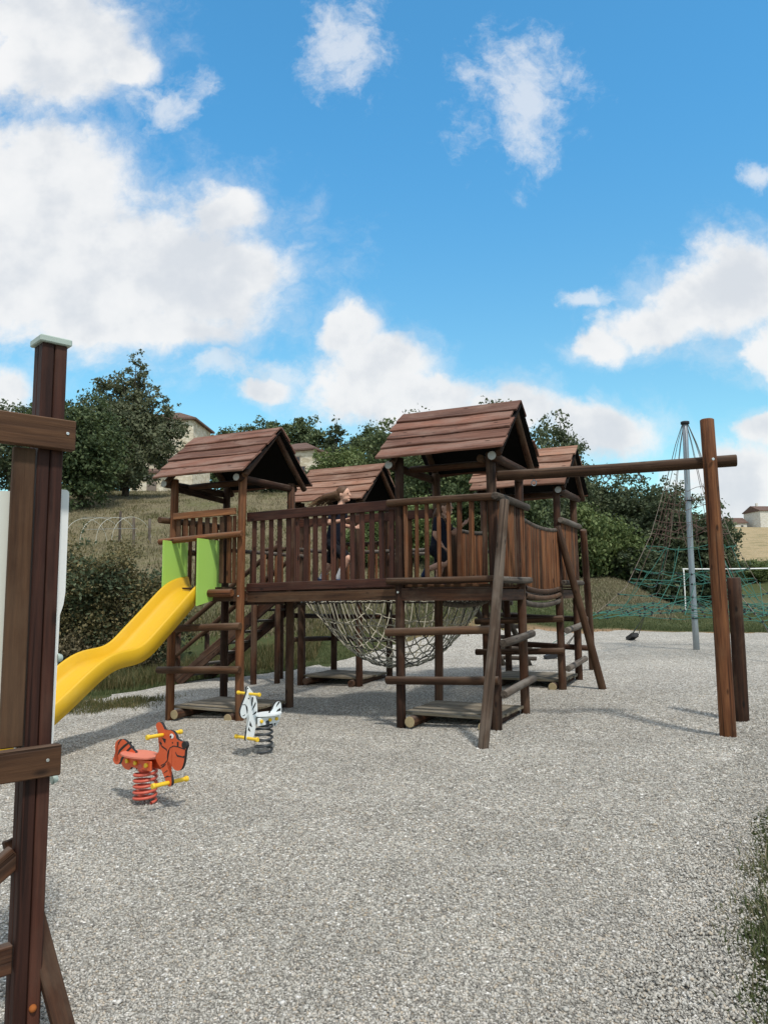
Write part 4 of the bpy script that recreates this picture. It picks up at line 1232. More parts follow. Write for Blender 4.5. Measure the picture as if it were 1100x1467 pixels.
link('cream_panel', poly_prism('panel', [(x_, z_ - gz) for x_, z_ in pts], -.012, .006), CREAM, t)
pts = [(-.05, .9), (-.05, 1.93), (.103, 1.93), (.112, 1.92), (.112, 1.52), (.106, 1.47), (.094, 1.43), (.088, .9)]
link('white_panel', poly_prism('panel', [(x_, z_ - gz) for x_, z_ in pts], hw + .001, hw + .017), WHITE, t)
for z_ in (1.262, .80):
    o = log(t, 'cap_nut', (.09, hw + .008, z_ - gz), (.112, hw + .008, z_ - gz), .02, MINT, .013, 14)
dn = Vector((.68, -.73, 0))
bl_ = Matrix.Rotation(-TA, 3, 'Z') @ dn
board(t, 'brace', (-.03, hw + .05, .60 - gz), (.15, -.13, -.2 - gz), .07, .04, W_DARK, (1, 0, 0))
board(t, 'brace', (-.04, .02, .56 - gz), (-.5, .02, .25 - gz), .08, .04, W_DARK)
board(t, 'base_board', (-.9, -.02, .22 - gz), (-.055, -.02, .22 - gz), .1, .04, W_DARK)
pts = [(-.5, .62), (-.5, .74), (-.115, .74), (-.115, .60), (-.13, .595)]
link('lower_panel', poly_prism('panel', [(x_, z_ - gz) for x_, z_ in pts], -.03, -.015), CREAM, t)
link('rust_bolt', ball_mesh(.014), RUST, t).location = (.018, -hw, .035 - gz)

# ------------------------------------------------------------------ rope pyramid with its mast
PC = Vector((6.22, 15.25))
gz = gh(*PC) + .03
t = empty('rope_pyramid', (PC.x, PC.y, gz), 0)
tag(t, 'galvanised mast with brown and green climbing ropes spread around it', 'rope pyramid')
H = 4.99 - gz
log(t, 'mast', (0, 0, -.1), (0, 0, H), .062, STEEL, .055, 18)
log(t, 'mast_cap', (0, 0, H - .03), (0, 0, H + .03), .085, RUBBER)
for z_ in (.62, 3.0):
    log(t, 'mast_collar', (0, 0, z_), (0, 0, z_ + .03), .07, RUBBER, sides=14)
rp = [(0.0, 3.25), (.55, 2.35), (.9, 1.85), (1.25, 1.42), (2.3, .85), (3.45, .45), (4.2, .22), (H, .05)]
def rz(z_, k=1.0):
    return np.interp(z_, [a for a, b_ in rp], [b_ for a, b_ in rp]) * k
az0 = math.atan2(14.91 - PC.y, 3.18 - PC.x)
def pol(a, r_, z_):
    return Vector((r_ * math.cos(a), r_ * math.sin(a), z_))
brown, green, grey, beads, pale = [], [], [], [], []
rp_ = random.Random(9)
def prof_pt(a, z_, k=1.0):
    return pol(a, float(rz(z_, k)), z_)
for k in range(4):                                   # four main edges and the faces between them
    a = az0 + k * math.pi / 2
    a2 = a + math.pi / 2
    pale.append([prof_pt(a, z_) for z_ in np.linspace(.75, 3.6, 12)])
    brown.append([prof_pt(a + .12, z_, .93) for z_ in np.linspace(1.3, 3.3, 10)])
    green.append([prof_pt(a, z_) for z_ in np.linspace(.05, .75, 6)])
    for q in (0, .33, .66):
        aa = a + q * math.pi / 2
        grey.append([prof_pt(aa, z_, .9 if q else 1) for z_ in np.linspace(3.3, H, 4)])
    levels = [3.25, 2.85, 2.6, 2.35, 2.1, 1.62, 1.38, 1.12, .92, .78]
    for z_ in levels:
        st_ = brown if z_ > 2.2 else green
        n_ = 9
        sag_ = rp_.uniform(.03, .16)
        row = []
        for m in range(n_ + 1):
            f = m / n_
            kk_ = 1 - (.42 if z_ < 1.9 else .3) * math.sin(f * math.pi)
            row.append(pol(a + f * math.pi / 2, float(rz(z_)) * kk_, z_ - sag_ * math.sin(f * math.pi) + rp_.uniform(-.02, .02)))
            if z_ < 1.9 and m % 2 == 0:
                beads.append(row[-1])
        st_.append(row)
    for m in range(9):                               # slanting ropes between the levels
        f0, f1 = rp_.uniform(.05, .95), rp_.uniform(.05, .95)
        za, zb_ = rp_.choice([(2.1, 2.85), (1.38, 2.1), (.78, 1.38), (.92, 1.62), (2.35, 3.25)])
        ka, kb = (1 - .36 * math.sin(f * math.pi) for f in (f0, f1))
        A_, B_ = pol(a + f0 * math.pi / 2, float(rz(za)) * ka, za - .05), pol(a + (f0 * .7 + f1 * .3) * math.pi / 2, float(rz(zb_)) * kb, zb_ - .05)
        (brown if za > 1.9 else green).append([A_, A_.lerp(B_, .5) + Vector((0, 0, -.04)), B_])
    for z_, st_ in ((3.0, brown), (2.45, brown), (1.45, green), (.95, green)):
        for q in (0, .5):
            st_.append([pol(a + q * 1.57, .06, z_ + .08), pol(a + q * 1.57, float(rz(z_)) * .4, z_ - .07), pol(a + q * 1.57, float(rz(z_)) * (1 if q == 0 else .66), z_ - .02)])
    for sgn in (-1, 1):                              # low spread nets
        for r_ in (.45, .62, .8, .95):
            green.append([pol(a + sgn * t_ * .62, 2.35 * r_ * (1 - .25 * t_), .62 + .25 * (1 - r_) + .16 * t_ + rp_.uniform(-.02, .02)) for t_ in np.linspace(0, 1, 7)])
            beads += green[-1][::2]
    for t_ in np.linspace(-.6, .6, 5):
        green.append([pol(a + t_, .9, .95), pol(a + t_, 1.7, .75), pol(a + t_ * .8, 2.3, .6 + abs(t_) * .2)])
link('brown_net', tube_mesh(brown, .0052, 5), ROPE_RED, t)
link('green_net', tube_mesh(green, .006, 5), ROPE_GRN, t)
link('edge_ropes', tube_mesh(pale, .0065, 5), ROPE_ED, t)
link('top_cables', tube_mesh(grey, .006, 5), ROPE_DK, t)
bm = bmesh.new()
for p_ in beads:
    if p_.z < 1.7:
        bmesh.ops.create_icosphere(bm, subdivisions=1, radius=.024, matrix=Matrix.Translation(p_))
link('rope_knots', bm_mesh('knots', bm), RUBBER, t)['kind'] = 'stuff'
for k in range(4):
    a = az0 + k * math.pi / 2
    px_, py_ = PC.x + 3.1 * math.cos(a), PC.y + 3.1 * math.sin(a)
    zb = gh(px_, py_) + .03 - gz
    o = board(t, 'ground_anchor', pol(a, 2.78, zb + .14), pol(a, 3.12, zb + .02), .10, .16, RUBBER)
    link('tension_rope', tube_mesh([[pol(a + .03, 2.8, zb + .12), pol(a, rz(.55), .55)], [pol(a - .03, 2.8, zb + .12), pol(a, rz(.62), .62)]], .01, 5), ROPE_DK, t)

# ------------------------------------------------------------------ football goal on the grass
gp = at(.396, 36)
t = empty('football_goal', gp, -.12)
tag(t, 'white football goal frame on the grass beyond the rope pyramid', 'goal')
Hh = 2.05
for x_ in (0, 5.0):
    log(t, 'goal_post', (x_, 0, -.05), (x_, 0, Hh), .033, WHITE)
log(t, 'crossbar', (-.05, 0, Hh), (5.05, 0, Hh), .035, WHITE)

# ------------------------------------------------------------------ trees and bushes
BARK = wood('bark', (0.035, 0.028, 0.02), (0.07, 0.055, 0.04), (0.12, 0.10, 0.075), (0.16, 0.15, 0.12), 0.4, 0.95)
LF_DARK = leafmat('dark_leaf', (0.028, 0.043, 0.025), (0.070, 0.095, 0.05), (0.17, 0.195, 0.11))
LF_MID = leafmat('mid_leaf', (0.030, 0.050, 0.024), (0.075, 0.108, 0.048), (0.17, 0.205, 0.095))
LF_WALNUT = leafmat('walnut_leaf', (0.034, 0.046, 0.027), (0.085, 0.104, 0.058), (0.19, 0.20, 0.115))
LF_LIGHT = leafmat('light_leaf', (0.040, 0.068, 0.024), (0.095, 0.135, 0.045), (0.21, 0.25, 0.10))
LF_DRY = leafmat('autumn_leaf', (0.042, 0.042, 0.019), (0.125, 0.112, 0.05), (0.30, 0.235, 0.115))
LF_TWIG = leafmat('twiggy_leaf', (0.030, 0.026, 0.014), (0.075, 0.062, 0.032), (0.17, 0.14, 0.08), 0.1)

def crown(lobes, n, size, seed, clump=70, tight=.26, hang=0.0, ragged=14):
    rg = np.random.default_rng(seed)
    Lb = np.array(lobes, float)
    if ragged:
        ext = []
        for _ in range(ragged):
            l = Lb[rg.integers(len(Lb))]
            d_ = rg.standard_normal(3); d_[2] = abs(d_[2]) * .9; d_ /= np.linalg.norm(d_)
            k_ = rg.uniform(.16, .36)
            ext.append([*(l[:3] + d_ * l[3:] * rg.uniform(.95, 1.22)), *(l[3:] * k_)])
        Lb = np.concatenate([Lb, np.array(ext)])
    vol = (Lb[:, 3] * Lb[:, 4] * Lb[:, 5]) ** (2 / 3)
    nc = max(6, n // clump)
    li = rg.choice(len(Lb), nc, p=vol / vol.sum())
    dv = rg.standard_normal((nc, 3))
    dv /= np.linalg.norm(dv, axis=1)[:, None]
    rad = 0.35 + .68 * rg.random(nc) ** .55
    cc_ = Lb[li, :3] + dv * rad[:, None] * Lb[li, 3:]
    sp = tight * Lb[li, 3:].min(axis=1) * (0.6 + .8 * rg.random(nc))
    wgt = sp ** 1.6
    ci = rg.choice(nc, n, p=wgt / wgt.sum())
    off = rg.standard_normal((n, 3)) * sp[ci][:, None] * .72
    off[:, 2] *= .75
    P = cc_[ci] + off
    if hang:
        P[:, 2] = np.maximum(P[:, 2], hang)
    nrm = rg.standard_normal((n, 3)) + np.array([0, 0, .55]) + dv[ci] * .5
    nrm /= np.linalg.norm(nrm, axis=1)[:, None]
    a = np.cross(nrm, rg.standard_normal((n, 3)))
    a /= np.linalg.norm(a, axis=1)[:, None] + 1e-9
    b_ = np.cross(nrm, a)
    s_ = size * (0.55 + .9 * rg.random(n))
    a *= s_[:, None]
    b_ *= (s_ * .58)[:, None]
    Vq = np.stack([P - a, P + b_ - a * .1, P + a, P - b_ - a * .1], 1).reshape(-1, 3)
    return mesh_np('crown', Vq, np.arange(4 * n).reshape(n, 4))

def trunk_mesh(lobes, r, seed, base_z=-.3):
    rg = random.Random(seed)
    paths = []
    top = max(lobes, key=lambda l: l[2])
    n_ = 7
    main = [Vector((top[0] * (k / n_) ** 1.5 + rg.uniform(-.1, .1) * (k > 0), top[1] * (k / n_) ** 1.5 + rg.uniform(-.1, .1) * (k > 0), base_z + (top[2] * .95 - base_z) * k / n_)) for k in range(n_ + 1)]
    meshes = [tube_mesh([main], r, 9, taper=.2)]
    limbs = []
    for l in lobes:
        for q in range(2):
            k = rg.randint(1, 4)
            s_ = main[k]
            e_ = Vector((l[0] + rg.uniform(-.4, .4) * l[3], l[1] + rg.uniform(-.4, .4) * l[4], l[2] + rg.uniform(0, .5) * l[5]))
            limbs.append([s_.lerp(e_, j / 5) + Vector((rg.uniform(-.06, .06), rg.uniform(-.06, .06), .12 * math.sin(j / 5 * 3.1))) for j in range(6)])
    lm = tube_mesh(limbs, r * .42, 6, taper=.18)
    bm = bmesh.new()
    bm.from_mesh(meshes[0]); bm.from_mesh(lm)
    return bm_mesh('trunk', bm, True)

def tree(name, loc, lobes, n, size, mat, label, cat, group, r=.16, seed=1, clump=70, tight=.26, rz=0.0, sc=1.0):
    t = empty(name, loc, rz)
    t.scale = (sc, sc, sc)
    tag(t, label, cat, group)
    link('trunk', trunk_mesh(lobes, r, seed), BARK, t)
    link('crown', crown(lobes, n, size, seed, clump, tight), mat, t)
    return t

def copy_thing(src, loc, rz, sc, label, group=None):
    c = src.copy()
    col.objects.link(c)
    c.location = loc; c.rotation_euler = (0, 0, rz); c.scale = sc if hasattr(sc, '__len__') else (sc, sc, sc)
    c['label'] = label
    if group: c['group'] = group
    for ch in list(src.children):
        k = ch.copy()
        col.objects.link(k)
        k.parent = c
    return c

GH = 'trees on the hillside'
tree('broadleaf_tree', at(-.346, 42), [(0, 0, 3.4, 1.7, 1.8, 1.6), (.1, 0, 5.3, 1.0, 1.1, .9), (.3, .2, 6.2, .6, .7, .6), (-.6, 0, 6.0, .5, .6, .45), (1.0, 0, 5.5, .65, .8, .5), (1.75, 0, 4.5, .9, 1.1, .7), (2.0, .2, 3.6, .7, .9, .5), (1.75, -.3, 2.5, 1.25, 1.4, 1.1), (-1.7, .2, 4.3, 1.0, 1.2, .8), (-1.6, -.3, 2.3, 1.3, 1.5, 1.2), (2.3, 0, 3.3, .9, 1, .8), (-.9, 0, 5.4, .9, 1, .8), (.1, -1.2, 1.7, 1.6, 1.2, 1.2), (.7, -1.0, 1.0, 1.7, 1.0, .8), (-1.2, -.8, 1.0, 1.3, 1.0, .8), (.5, 0, 6.5, .55, .7, .9)], 32000, .078, LF_WALNUT, 'tall dark leafy tree in front of the stone house with tiled roof', 'tree', GH, .2, 3, 34, .19, sc=1.12)
tree('broadleaf_tree', at(-.408, 37), [(0, 0, 3.3, 1.8, 1.8, 1.7), (.3, 0, 4.9, 1.1, 1.1, 1.0), (-1.4, 0, 4.3, 1.3, 1.3, 1.1), (.9, -.3, 2.0, 1.2, 1.3, 1.3), (-1.0, -.5, 1.6, 1.4, 1.4, 1.3), (0, -.6, .8, 1.5, 1.3, .9)], 20000, .09, LF_MID, 'rounded green tree beside the tall dark tree, low branches reaching the grass', 'tree', GH, .16, 5, 60, .26)
tree('broadleaf_tree', at(-.50, 52), [(0, 0, 3.2, 2.6, 2.6, 2.2), (.4, 0, 5.2, 1.7, 1.7, 1.5), (-1.9, 0, 3.6, 1.8, 1.8, 1.6), (1.5, 0, 2.4, 1.6, 1.6, 1.5), (0, 0, 1.2, 2.2, 2, 1.2)], 13000, .12, LF_DARK, 'dark tree behind the cream panel of the play panel frame', 'tree', GH, .2, 6)

# wooded skyline behind the houses
ridge = [(0, 0, 4.4, 2.4, 2.4, 2.2), (.5, 0, 6.6, 1.6, 1.6, 1.5), (-1.7, 0, 5.2, 1.5, 1.5, 1.4), (1.9, 0, 4.7, 1.5, 1.5, 1.4), (0, 0, 2.0, 2.2, 2.2, 1.6)]
GR = 'trees along the skyline'
rt = tree('skyline_tree', at(-.162, 96), ridge, 9000, .17, LF_MID, 'broad green tree on the skyline between two pale houses', 'tree', GR, .22, 21, sc=1.26)
copy_thing(rt, at(-.212, 98), 1.3, 1.16, 'smaller open crowned tree on the skyline beside the stone house with tiled roof', GR)
copy_thing(rt, at(-.102, 97), 2.6, 1.32, 'broad tall tree on the skyline above the pale house with two small windows', GR)
copy_thing(rt, at(-.130, 102), 4.1, 1.28, 'tree on the skyline between the two broadest crowns', GR)
copy_thing(rt, at(-.185, 100), 5.0, 1.22, 'tree on the skyline above the ridge of the slide tower roof', GR)
copy_thing(rt, at(-.020, 90), .7, 1.05, 'rounded tree on the skyline to the right of the pointed dark tree', GR)
copy_thing(rt, at(.03, 88), 3.2, .95, 'tree on the skyline behind the roof of the tower with the swing beam', GR)
con = [(0, 0, 1.8, 2.0, 2.0, 1.4), (0, 0, 3.6, 1.75, 1.75, 1.3), (0, 0, 5.4, 1.35, 1.35, 1.2), (0, 0, 7.0, .9, .9, 1.1), (0, 0, 8.4, .42, .42, 1.0)]
tree('pointed_tree', at(-.064, 92), con, 10000, .14, LF_DARK, 'dark pointed conifer on the skyline', 'tree', GR, .2, 22, 50, .22, sc=1.12)

# bushes: three prototypes, copied
def bush_lobes(seed, w, h):
    rg = random.Random(seed)
    out = [(0, 0, h * .45, w * .6, w * .6, h * .45)]
    for k in range(6):
        a = k * 1.05 + rg.uniform(-.3, .3)
        out.append((math.cos(a) * w * .62, math.sin(a) * w * .5, h * rg.uniform(.25, .6), w * rg.uniform(.3, .45), w * .4, h * rg.uniform(.25, .42)))
    return out
GB = 'bushes around the playground'
B1 = tree('bush', at(.075, 33), bush_lobes(1, 2.0, 4.6), 16000, .075, LF_MID, 'tall green bush seen through the tower with the swing beam', 'bush', GB, .09, 31, 60, .3)
copy_thing(B1, at(.125, 35), 2.0, 1.1, 'tall green bush behind the sagging picket bridge', GB)
copy_thing(B1, at(.03, 37), 4.0, 1.12, 'leafy green bush beneath the distant brown tiled roof', GB)
copy_thing(B1, at(.17, 40), 5.1, (1.2, 1.2, 1.45), 'dark green bush filling the gap under the farthest tower roof', GB)
B2 = tree('bush', at(.045, 25.5), bush_lobes(2, 1.5, 2.3), 12000, .06, LF_LIGHT, 'pale green bush growing behind the pickets of the swing beam tower', 'bush', GB, .05, 32, 60, .3)
copy_thing(B2, at(.005, 26), 1.4, 1.0, 'pale green bush at the foot of the dry bank behind the plank bridge', GB)
copy_thing(B2, at(-.03, 25), 2.9, .6, 'low pale bush behind the climbing net', GB)
copy_thing(B2, at(.285, 55), 2.2, (2.4, 1.8, 2.1), 'rounded light green bush on the bank beside the rope pyramid', GB)
copy_thing(B2, at(.262, 53), 4.4, (1.8, 1.8, 2.4), 'light green bush on the bank next to the farthest tower', GB)
copy_thing(B2, at(.318, 56), .4, (2.0, 1.6, 1.6), 'light green bush at the foot of the dark tree row', GB)
B3 = tree('bush', at(-.145, 47), bush_lobes(3, 1.9, 1.9), 7000, .09, LF_DARK, 'low dark bush on the slope seen beneath the slide tower roof', 'bush', GB, .06, 33, 60, .3)
copy_thing(B3, at(-.19, 50), 1.0, .9, 'low dark bush on the slope below the stone house with tiled roof', GB)
copy_thing(B3, at(-.118, 52), 2.0, .8, 'dark bush below the pale house with two small windows', GB)
copy_thing(B3, at(-.352, 62), 3.0, (1.3, 1.3, 1.4), 'low dark bush on the slope behind the two leafy trees', GB)
copy_thing(B3, at(-.395, 60), 3.9, (1.5, 1.4, 1.7), 'dark bush showing between the post and the rounded green tree', GB)
B4 = tree('bush', at(-.055, 60), bush_lobes(4, 3.0, 3.9), 9000, .12, LF_LIGHT, 'wide yellowish green bush above the roof of the stair tower', 'bush', GB, .08, 34, 60, .3)
copy_thing(B4, at(-.028, 58), 2.3, .9, 'wide green bush to the right of the yellowish one above the stair tower', GB)
copy_thing(B4, at(-.085, 63), 4.0, .62, 'green bush in front of the pale house with two small windows', GB)
copy_thing(B4, at(.055, 52), 1.0, 1.1, 'green bush behind the distant brown tiled roof', GB)

# tree row on the right
GT = 'dark trees beyond the sports field'
big = [(0, 0, 4.2, 2.4, 2.4, 2.4), (.4, 0, 7.2, 1.9, 1.9, 1.9), (-1.6, 0, 6.0, 1.5, 1.5, 1.5), (1.7, 0, 5.2, 1.6, 1.6, 1.6), (.2, 0, 9.2, 1.2, 1.2, 1.2), (-.5, 0, 2.0, 2.5, 2.5, 1.7), (1.4, 0, 2.4, 1.8, 1.8, 1.6)]
T1 = tree('field_tree', at(.228, 60), big, 22000, .115, LF_DARK, 'tall tree rising behind the farthest tower roof', 'tree', GT, .25, 41, 36, .19)
T1.scale = (1.12, 1.12, 1.22)
tree_b = [(0, 0, 3.6, 2.6, 2.6, 2.4), (.5, 0, 6.1, 1.7, 1.7, 1.5), (-1.7, 0, 5.3, 1.5, 1.5, 1.3), (1.8, 0, 4.9, 1.5, 1.5, 1.4), (0, 0, 1.6, 2.8, 2.6, 1.6), (-1.9, 0, 2.4, 1.5, 1.6, 1.6), (2.0, 0, 2.4, 1.5, 1.6, 1.6)]
T2 = tree('field_tree', at(.298, 62), tree_b, 20000, .12, LF_DARK, 'first dark tree of the row under the swing beam', 'tree', GT, .22, 42, 36, .19)
T2.scale = (1.1, 1.1, 1.22)
T3 = copy_thing(T2, at(.345, 59), 2.4, (1.15, 1.15, 1.25), 'dark tree of the row behind the left half of the rope pyramid', GT)
copy_thing(T2, at(.262, 63), 1.2, (.95, .95, 1.28), 'slim dark tree close beside the tallest tree', GT)
copy_thing(T1, at(.385, 56), 4.0, (.95, .95, .92), 'dark tree of the row directly behind the steel mast', GT)
copy_thing(T2, at(.418, 54), 5.0, (1.0, 1.0, 1.06), 'last dark tree of the row at the edge of the stubble field', GT)
copy_thing(T2, at(.195, 52), .5, (1.0, 1.0, 1.2), 'dark tree right behind the swing beam tower roof', GT)
copy_thing(T1, at(.150, 56), 2.9, (.95, .95, .95), 'dark tree hidden mostly by the swing beam tower', GT)
for k, (tb, ds) in enumerate(((.335, 54), (.365, 52.5), (.395, 53))):
    copy_thing(B3, at(tb, ds), k * 2.0, (1.6, 1.3, 1.5), ('dark undergrowth under the first tree of the row', 'dark undergrowth behind the left ropes of the pyramid', 'dark undergrowth behind the steel mast')[k], GB)
for k, tb in enumerate((.46, .49, .52, .55)):
    copy_thing(B2, at(tb, 78 + k), k * 1.3, (2.4, 1.6, 1.0), ('clipped hedge bush below the stubble field nearest the tree row', 'clipped hedge bush below the stubble field beside the steel mast side', 'clipped hedge bush below the small house on the crest', 'clipped hedge bush below the long white house')[k], 'hedge bushes below the field')

# ------------------------------------------------------------------ hedge beside the slide
hl_ = []
rg = random.Random(5)
for k in range(16):
    f = k / 15
    x_ = -5.6 + f * 5.5
    hh = 2.5 + .25 * math.sin(k * 1.7) - .45 * max(0, f - .8) / .2
    hl_.append((x_, .6 - f * .4 + rg.uniform(-.2, .2), hh * .52, .52, .6, hh * .48))
    if k % 2 == 0:
        hl_.append((x_, rg.uniform(-.1, .3), hh * .78, .4, .45, hh * .22))
hx, hy = -4.55, 16.3
t = empty('hedge', (hx, hy, gh(hx, hy)), 0)
tag(t, 'dense overgrown hedge with brownish leaves behind the yellow slide', 'hedge')
link('foliage', crown(hl_, 42000, .036, 51, 60, .36, 0.05), LF_DRY, t)
link('inner_foliage', crown(hl_, 16000, .045, 52, 50, .4, 0.05), LF_DARK, t)
low = [(x_, y_ - .45, .35, .5, .45, .4) for (x_, y_, z_, a_, b_, c_) in hl_[::2]]
link('dry_skirt', crown(low, 15000, .032, 53, 50, .4, 0.02), LF_TWIG, t)
stems = []
for k in range(26):
    x_ = rg.uniform(-5.4, -.8)
    stems.append([Vector((x_, rg.uniform(-.3, .3), -.1)), Vector((x_ + rg.uniform(-.2, .2), .0, .9)), Vector((x_ + rg.uniform(-.4, .4), rg.uniform(-.4, .2), rg.uniform(1.6, 2.5)))])
link('stems', tube_mesh(stems, .012, 5, taper=.4), BARK, t)

# ------------------------------------------------------------------ white hoops of a bare garden tunnel, fence posts
hp = at(-.365, 29)
t = empty('tunnel_hoops', hp, .25)
tag(t, 'row of thin white bare tunnel hoops on the dry bank above the hedge', 'hoops')
for k in range(4):
    x_ = -.85 + k * .56
    wz = gh(hp.x + x_, hp.y) - hp.z
    pts = [Vector((x_ + .68 * math.cos(a), .8 * math.cos(a), wz + 1.1 * max(math.sin(a), 0) ** .8 - .02)) for a in np.linspace(0, math.pi, 19)]
    link('hoop', tube_mesh([pts], .0075, 6), CREAM, t)
link('ridge_wire', tube_mesh([[Vector((-1.05, 0, 1.08)), Vector((.9, 0, 1.08))], [Vector((-.75, -.75, .55)), Vector((1.05, -.75, .62))]], .005, 5), STEEL, t)
for k, (tb, ds, hh) in enumerate(((-.333, 28.6, 1.1), (-.312, 29.0, .95), (-.352, 29.6, 1.2))):
    p_ = at(tb, ds)
    o = log(None, 'fence_post', (p_.x, p_.y, p_.z - .2), (p_.x + rj(-.05, .05), p_.y, p_.z + hh), .05, W_GREY)
    tag(o, ('weathered fence post at the end of the white hoops', 'shorter grey fence post standing apart on the dry bank', 'taller grey fence post among the white hoops')[k], 'fence post', 'fence posts on the bank')

# ------------------------------------------------------------------ houses
def stone_mat(name, c0, c1, c2):
    m, N = mat_new(name)
    co = N.n('ShaderNodeTexCoord').outputs['Object']
    v = N.n('ShaderNodeTexVoronoi', Vector=N.vm('MULTIPLY', co, (1.6, 1.6, 3.2)), Scale=1.4)
    r_ = N.n('ShaderNodeSeparateColor', Color=v.outputs['Color']).outputs[0]
    nz = N.noise(co, .6, 5, .6)
    base = N.ramp(N.m('ADD', N.m('MULTIPLY', r_, .5), N.m('MULTIPLY', nz, .5)), [(.25, c0), (.5, c1), (.8, c2)])
    finish(N, base, .9, .15, v.outputs['Distance'], .4, .05)
    return m
STONE = stone_mat('pale_stone', (.50, .43, .31), (.64, .57, .45), (.74, .68, .56))
RENDERW = stone_mat('white_render', (.52, .49, .43), (.60, .58, .52), (.66, .64, .6))
def tile_mat(name, c0, c1):
    m, N = mat_new(name)
    co = N.n('ShaderNodeTexCoord').outputs['Object']
    wv = N.n('ShaderNodeTexWave', dict(wave_type='BANDS', bands_direction='X'), Vector=co, Scale=2.0, Distortion=1.5, Detail=2.0).outputs[1]
    nz = N.noise(co, 1.7, 5, .65)
    base = N.ramp(N.m('ADD', N.m('MULTIPLY', wv, .35), N.m('MULTIPLY', nz, .65)), [(.25, c0), (.75, c1)])
    finish(N, base, .9, .15, wv, .5, .05)
    return m
TILE = tile_mat('roof_tile', (.085, .055, .045), (.20, .13, .105))
GLASS = plain('window_glass', (.03, .035, .04), .15, .5, .1, 2)
SHUT = plain('shutter_wood', (.20, .16, .13), .7, .3, .15, 5)

def house(name, loc, rz, w_, d_, h_, rise, label, wins=(), wall=STONE, hip=True, over=.35, sink=1.5, door=None, chimney=None):
    t = empty(name, loc, rz)
    tag(t, label, 'house', 'houses on the hill')
    x0, x1, y0, y1 = -w_ / 2, w_ / 2, 0, d_
    bm = bmesh.new()
    bmesh.ops.create_cube(bm, size=1)
    for v in bm.verts:
        v.co = Vector((v.co.x * w_, y0 + (v.co.y + .5) * d_, -sink + (v.co.z + .5) * (h_ + sink)))
    link('wall', bm_mesh('wall', bm), wall, t)
    a, b_, c_, d2 = (x0 - over, y0 - over), (x1 + over, y0 - over), (x1 + over, y1 + over), (x0 - over, y1 + over)
    ym = d_ / 2
    ins = d_ / 2 * .9 if hip else 0.0
    r0, r1 = (x0 - over + ins, ym), (x1 + over - ins, ym)
    vs = [(*q, h_ - .02) for q in (a, b_, c_, d2)] + [(*q, h_ + .16) for q in (a, b_, c_, d2)] + [(*r0, h_ + rise), (*r1, h_ + rise)]
    fs = [(3, 2, 1, 0), (0, 1, 5, 4), (1, 2, 6, 5), (2, 3, 7, 6), (3, 0, 4, 7), (4, 5, 9, 8), (6, 7, 8, 9), (5, 6, 9), (7, 4, 8)]
    me = bpy.data.meshes.new('roof'); me.from_pydata(vs, [], fs); me.update()
    rf = link('roof', me, TILE, t)
    if chimney:
        board(rf, 'chimney', (chimney, ym, h_ + rise * .5), (chimney, ym, h_ + rise + .9), .6, .5, wall, (1, 0, 0))
    for (wx, wz, ww, wh) in wins:
        fr = board(t, 'window', (wx, -.03, wz - wh / 2), (wx, -.03, wz + wh / 2), ww + .16, .10, SHUT, (1, 0, 0))
        board(fr, 'pane', (0, -.055, .08), (0, -.055, wh - .08), ww, .02, GLASS, (1, 0, 0))
    if door:
        wx, ww, wh = door
        board(t, 'door', (wx, -.04, 0), (wx, -.04, wh), ww, .12, SHUT, (1, 0, 0))
    return t

house('stone_house', at(-.294, 72, 1.95), -.05, 5.4, 6.0, 5.2, 1.5, 'tall pale stone house with hipped brown tiled roof beside the tall dark tree', wins=((-1.2, 3.6, .7, 1.0), (-1.2, 1.4, .8, 1.1)))
house('stone_outbuilding', at(-.318, 70, -.1), -.05, 3.2, 4, 1.9, .8, 'low grey outbuilding glimpsed under the tall dark tree', door=(.5, .9, 1.6), hip=False)
house('stone_house', at(-.128, 80, .75), -.35, 6.0, 6.0, 3.9, 1.5, 'pale cream stone house with two small windows below the skyline trees', wins=((1.1, 3.0, .45, .6), (1.7, 1.9, .5, .6), (-1.2, 2.4, .6, .8)))
house('tiled_house', at(.035, 66, .9), -.12, 6.0, 6.0, 2.1, 1.3, 'low cream house with brown tiled roof half hidden by bushes behind the towers', wins=((1.5, 1.2, .7, .7),), hip=False)
house('long_house', at(.534, 235, -.3), .1, 16.0, 9.0, 5.6, 2.0, 'long white house with shuttered windows on the crest of the stubble field', wins=((-3.9, 3.4, .9, 1.9), (-.2, 3.4, .9, 1.9), (3.8, 3.4, .9, 1.9)), wall=RENDERW, chimney=-6.2, hip=False)
house('small_house', at(.472, 238, -.6), .05, 5.6, 6, 2.4, 2.0, 'small house with brown roof beside the long white house', wins=((-1.6, 1.3, .6, .9), (1.2, 1.3, .6, .9)), wall=RENDERW, hip=False)
cp_ = at(.545, 262)
copy_thing(rt, cp_, .3, .9, 'dark tree behind the long white house on the crest', GR)
for k, tb in enumerate((.445, .456)):
    copy_thing(B3, at(tb, 228), k, (1.5, 1.3, 1.0), ('low bush at the wall of the small house on the crest', 'low bush between the tree row and the small house')[1 - k], 'bushes on the crest')

# ------------------------------------------------------------------ grass
GG = []
def grass(name, xs, ys, hmin, hmax, wid, mat, label, lean=.5, dz=0.0, seed=1):
    o = link(name, blades(xs, ys, hmin, hmax, wid, lean, dz, seed), mat)
    tag(o, label, 'grass', kind='stuff')
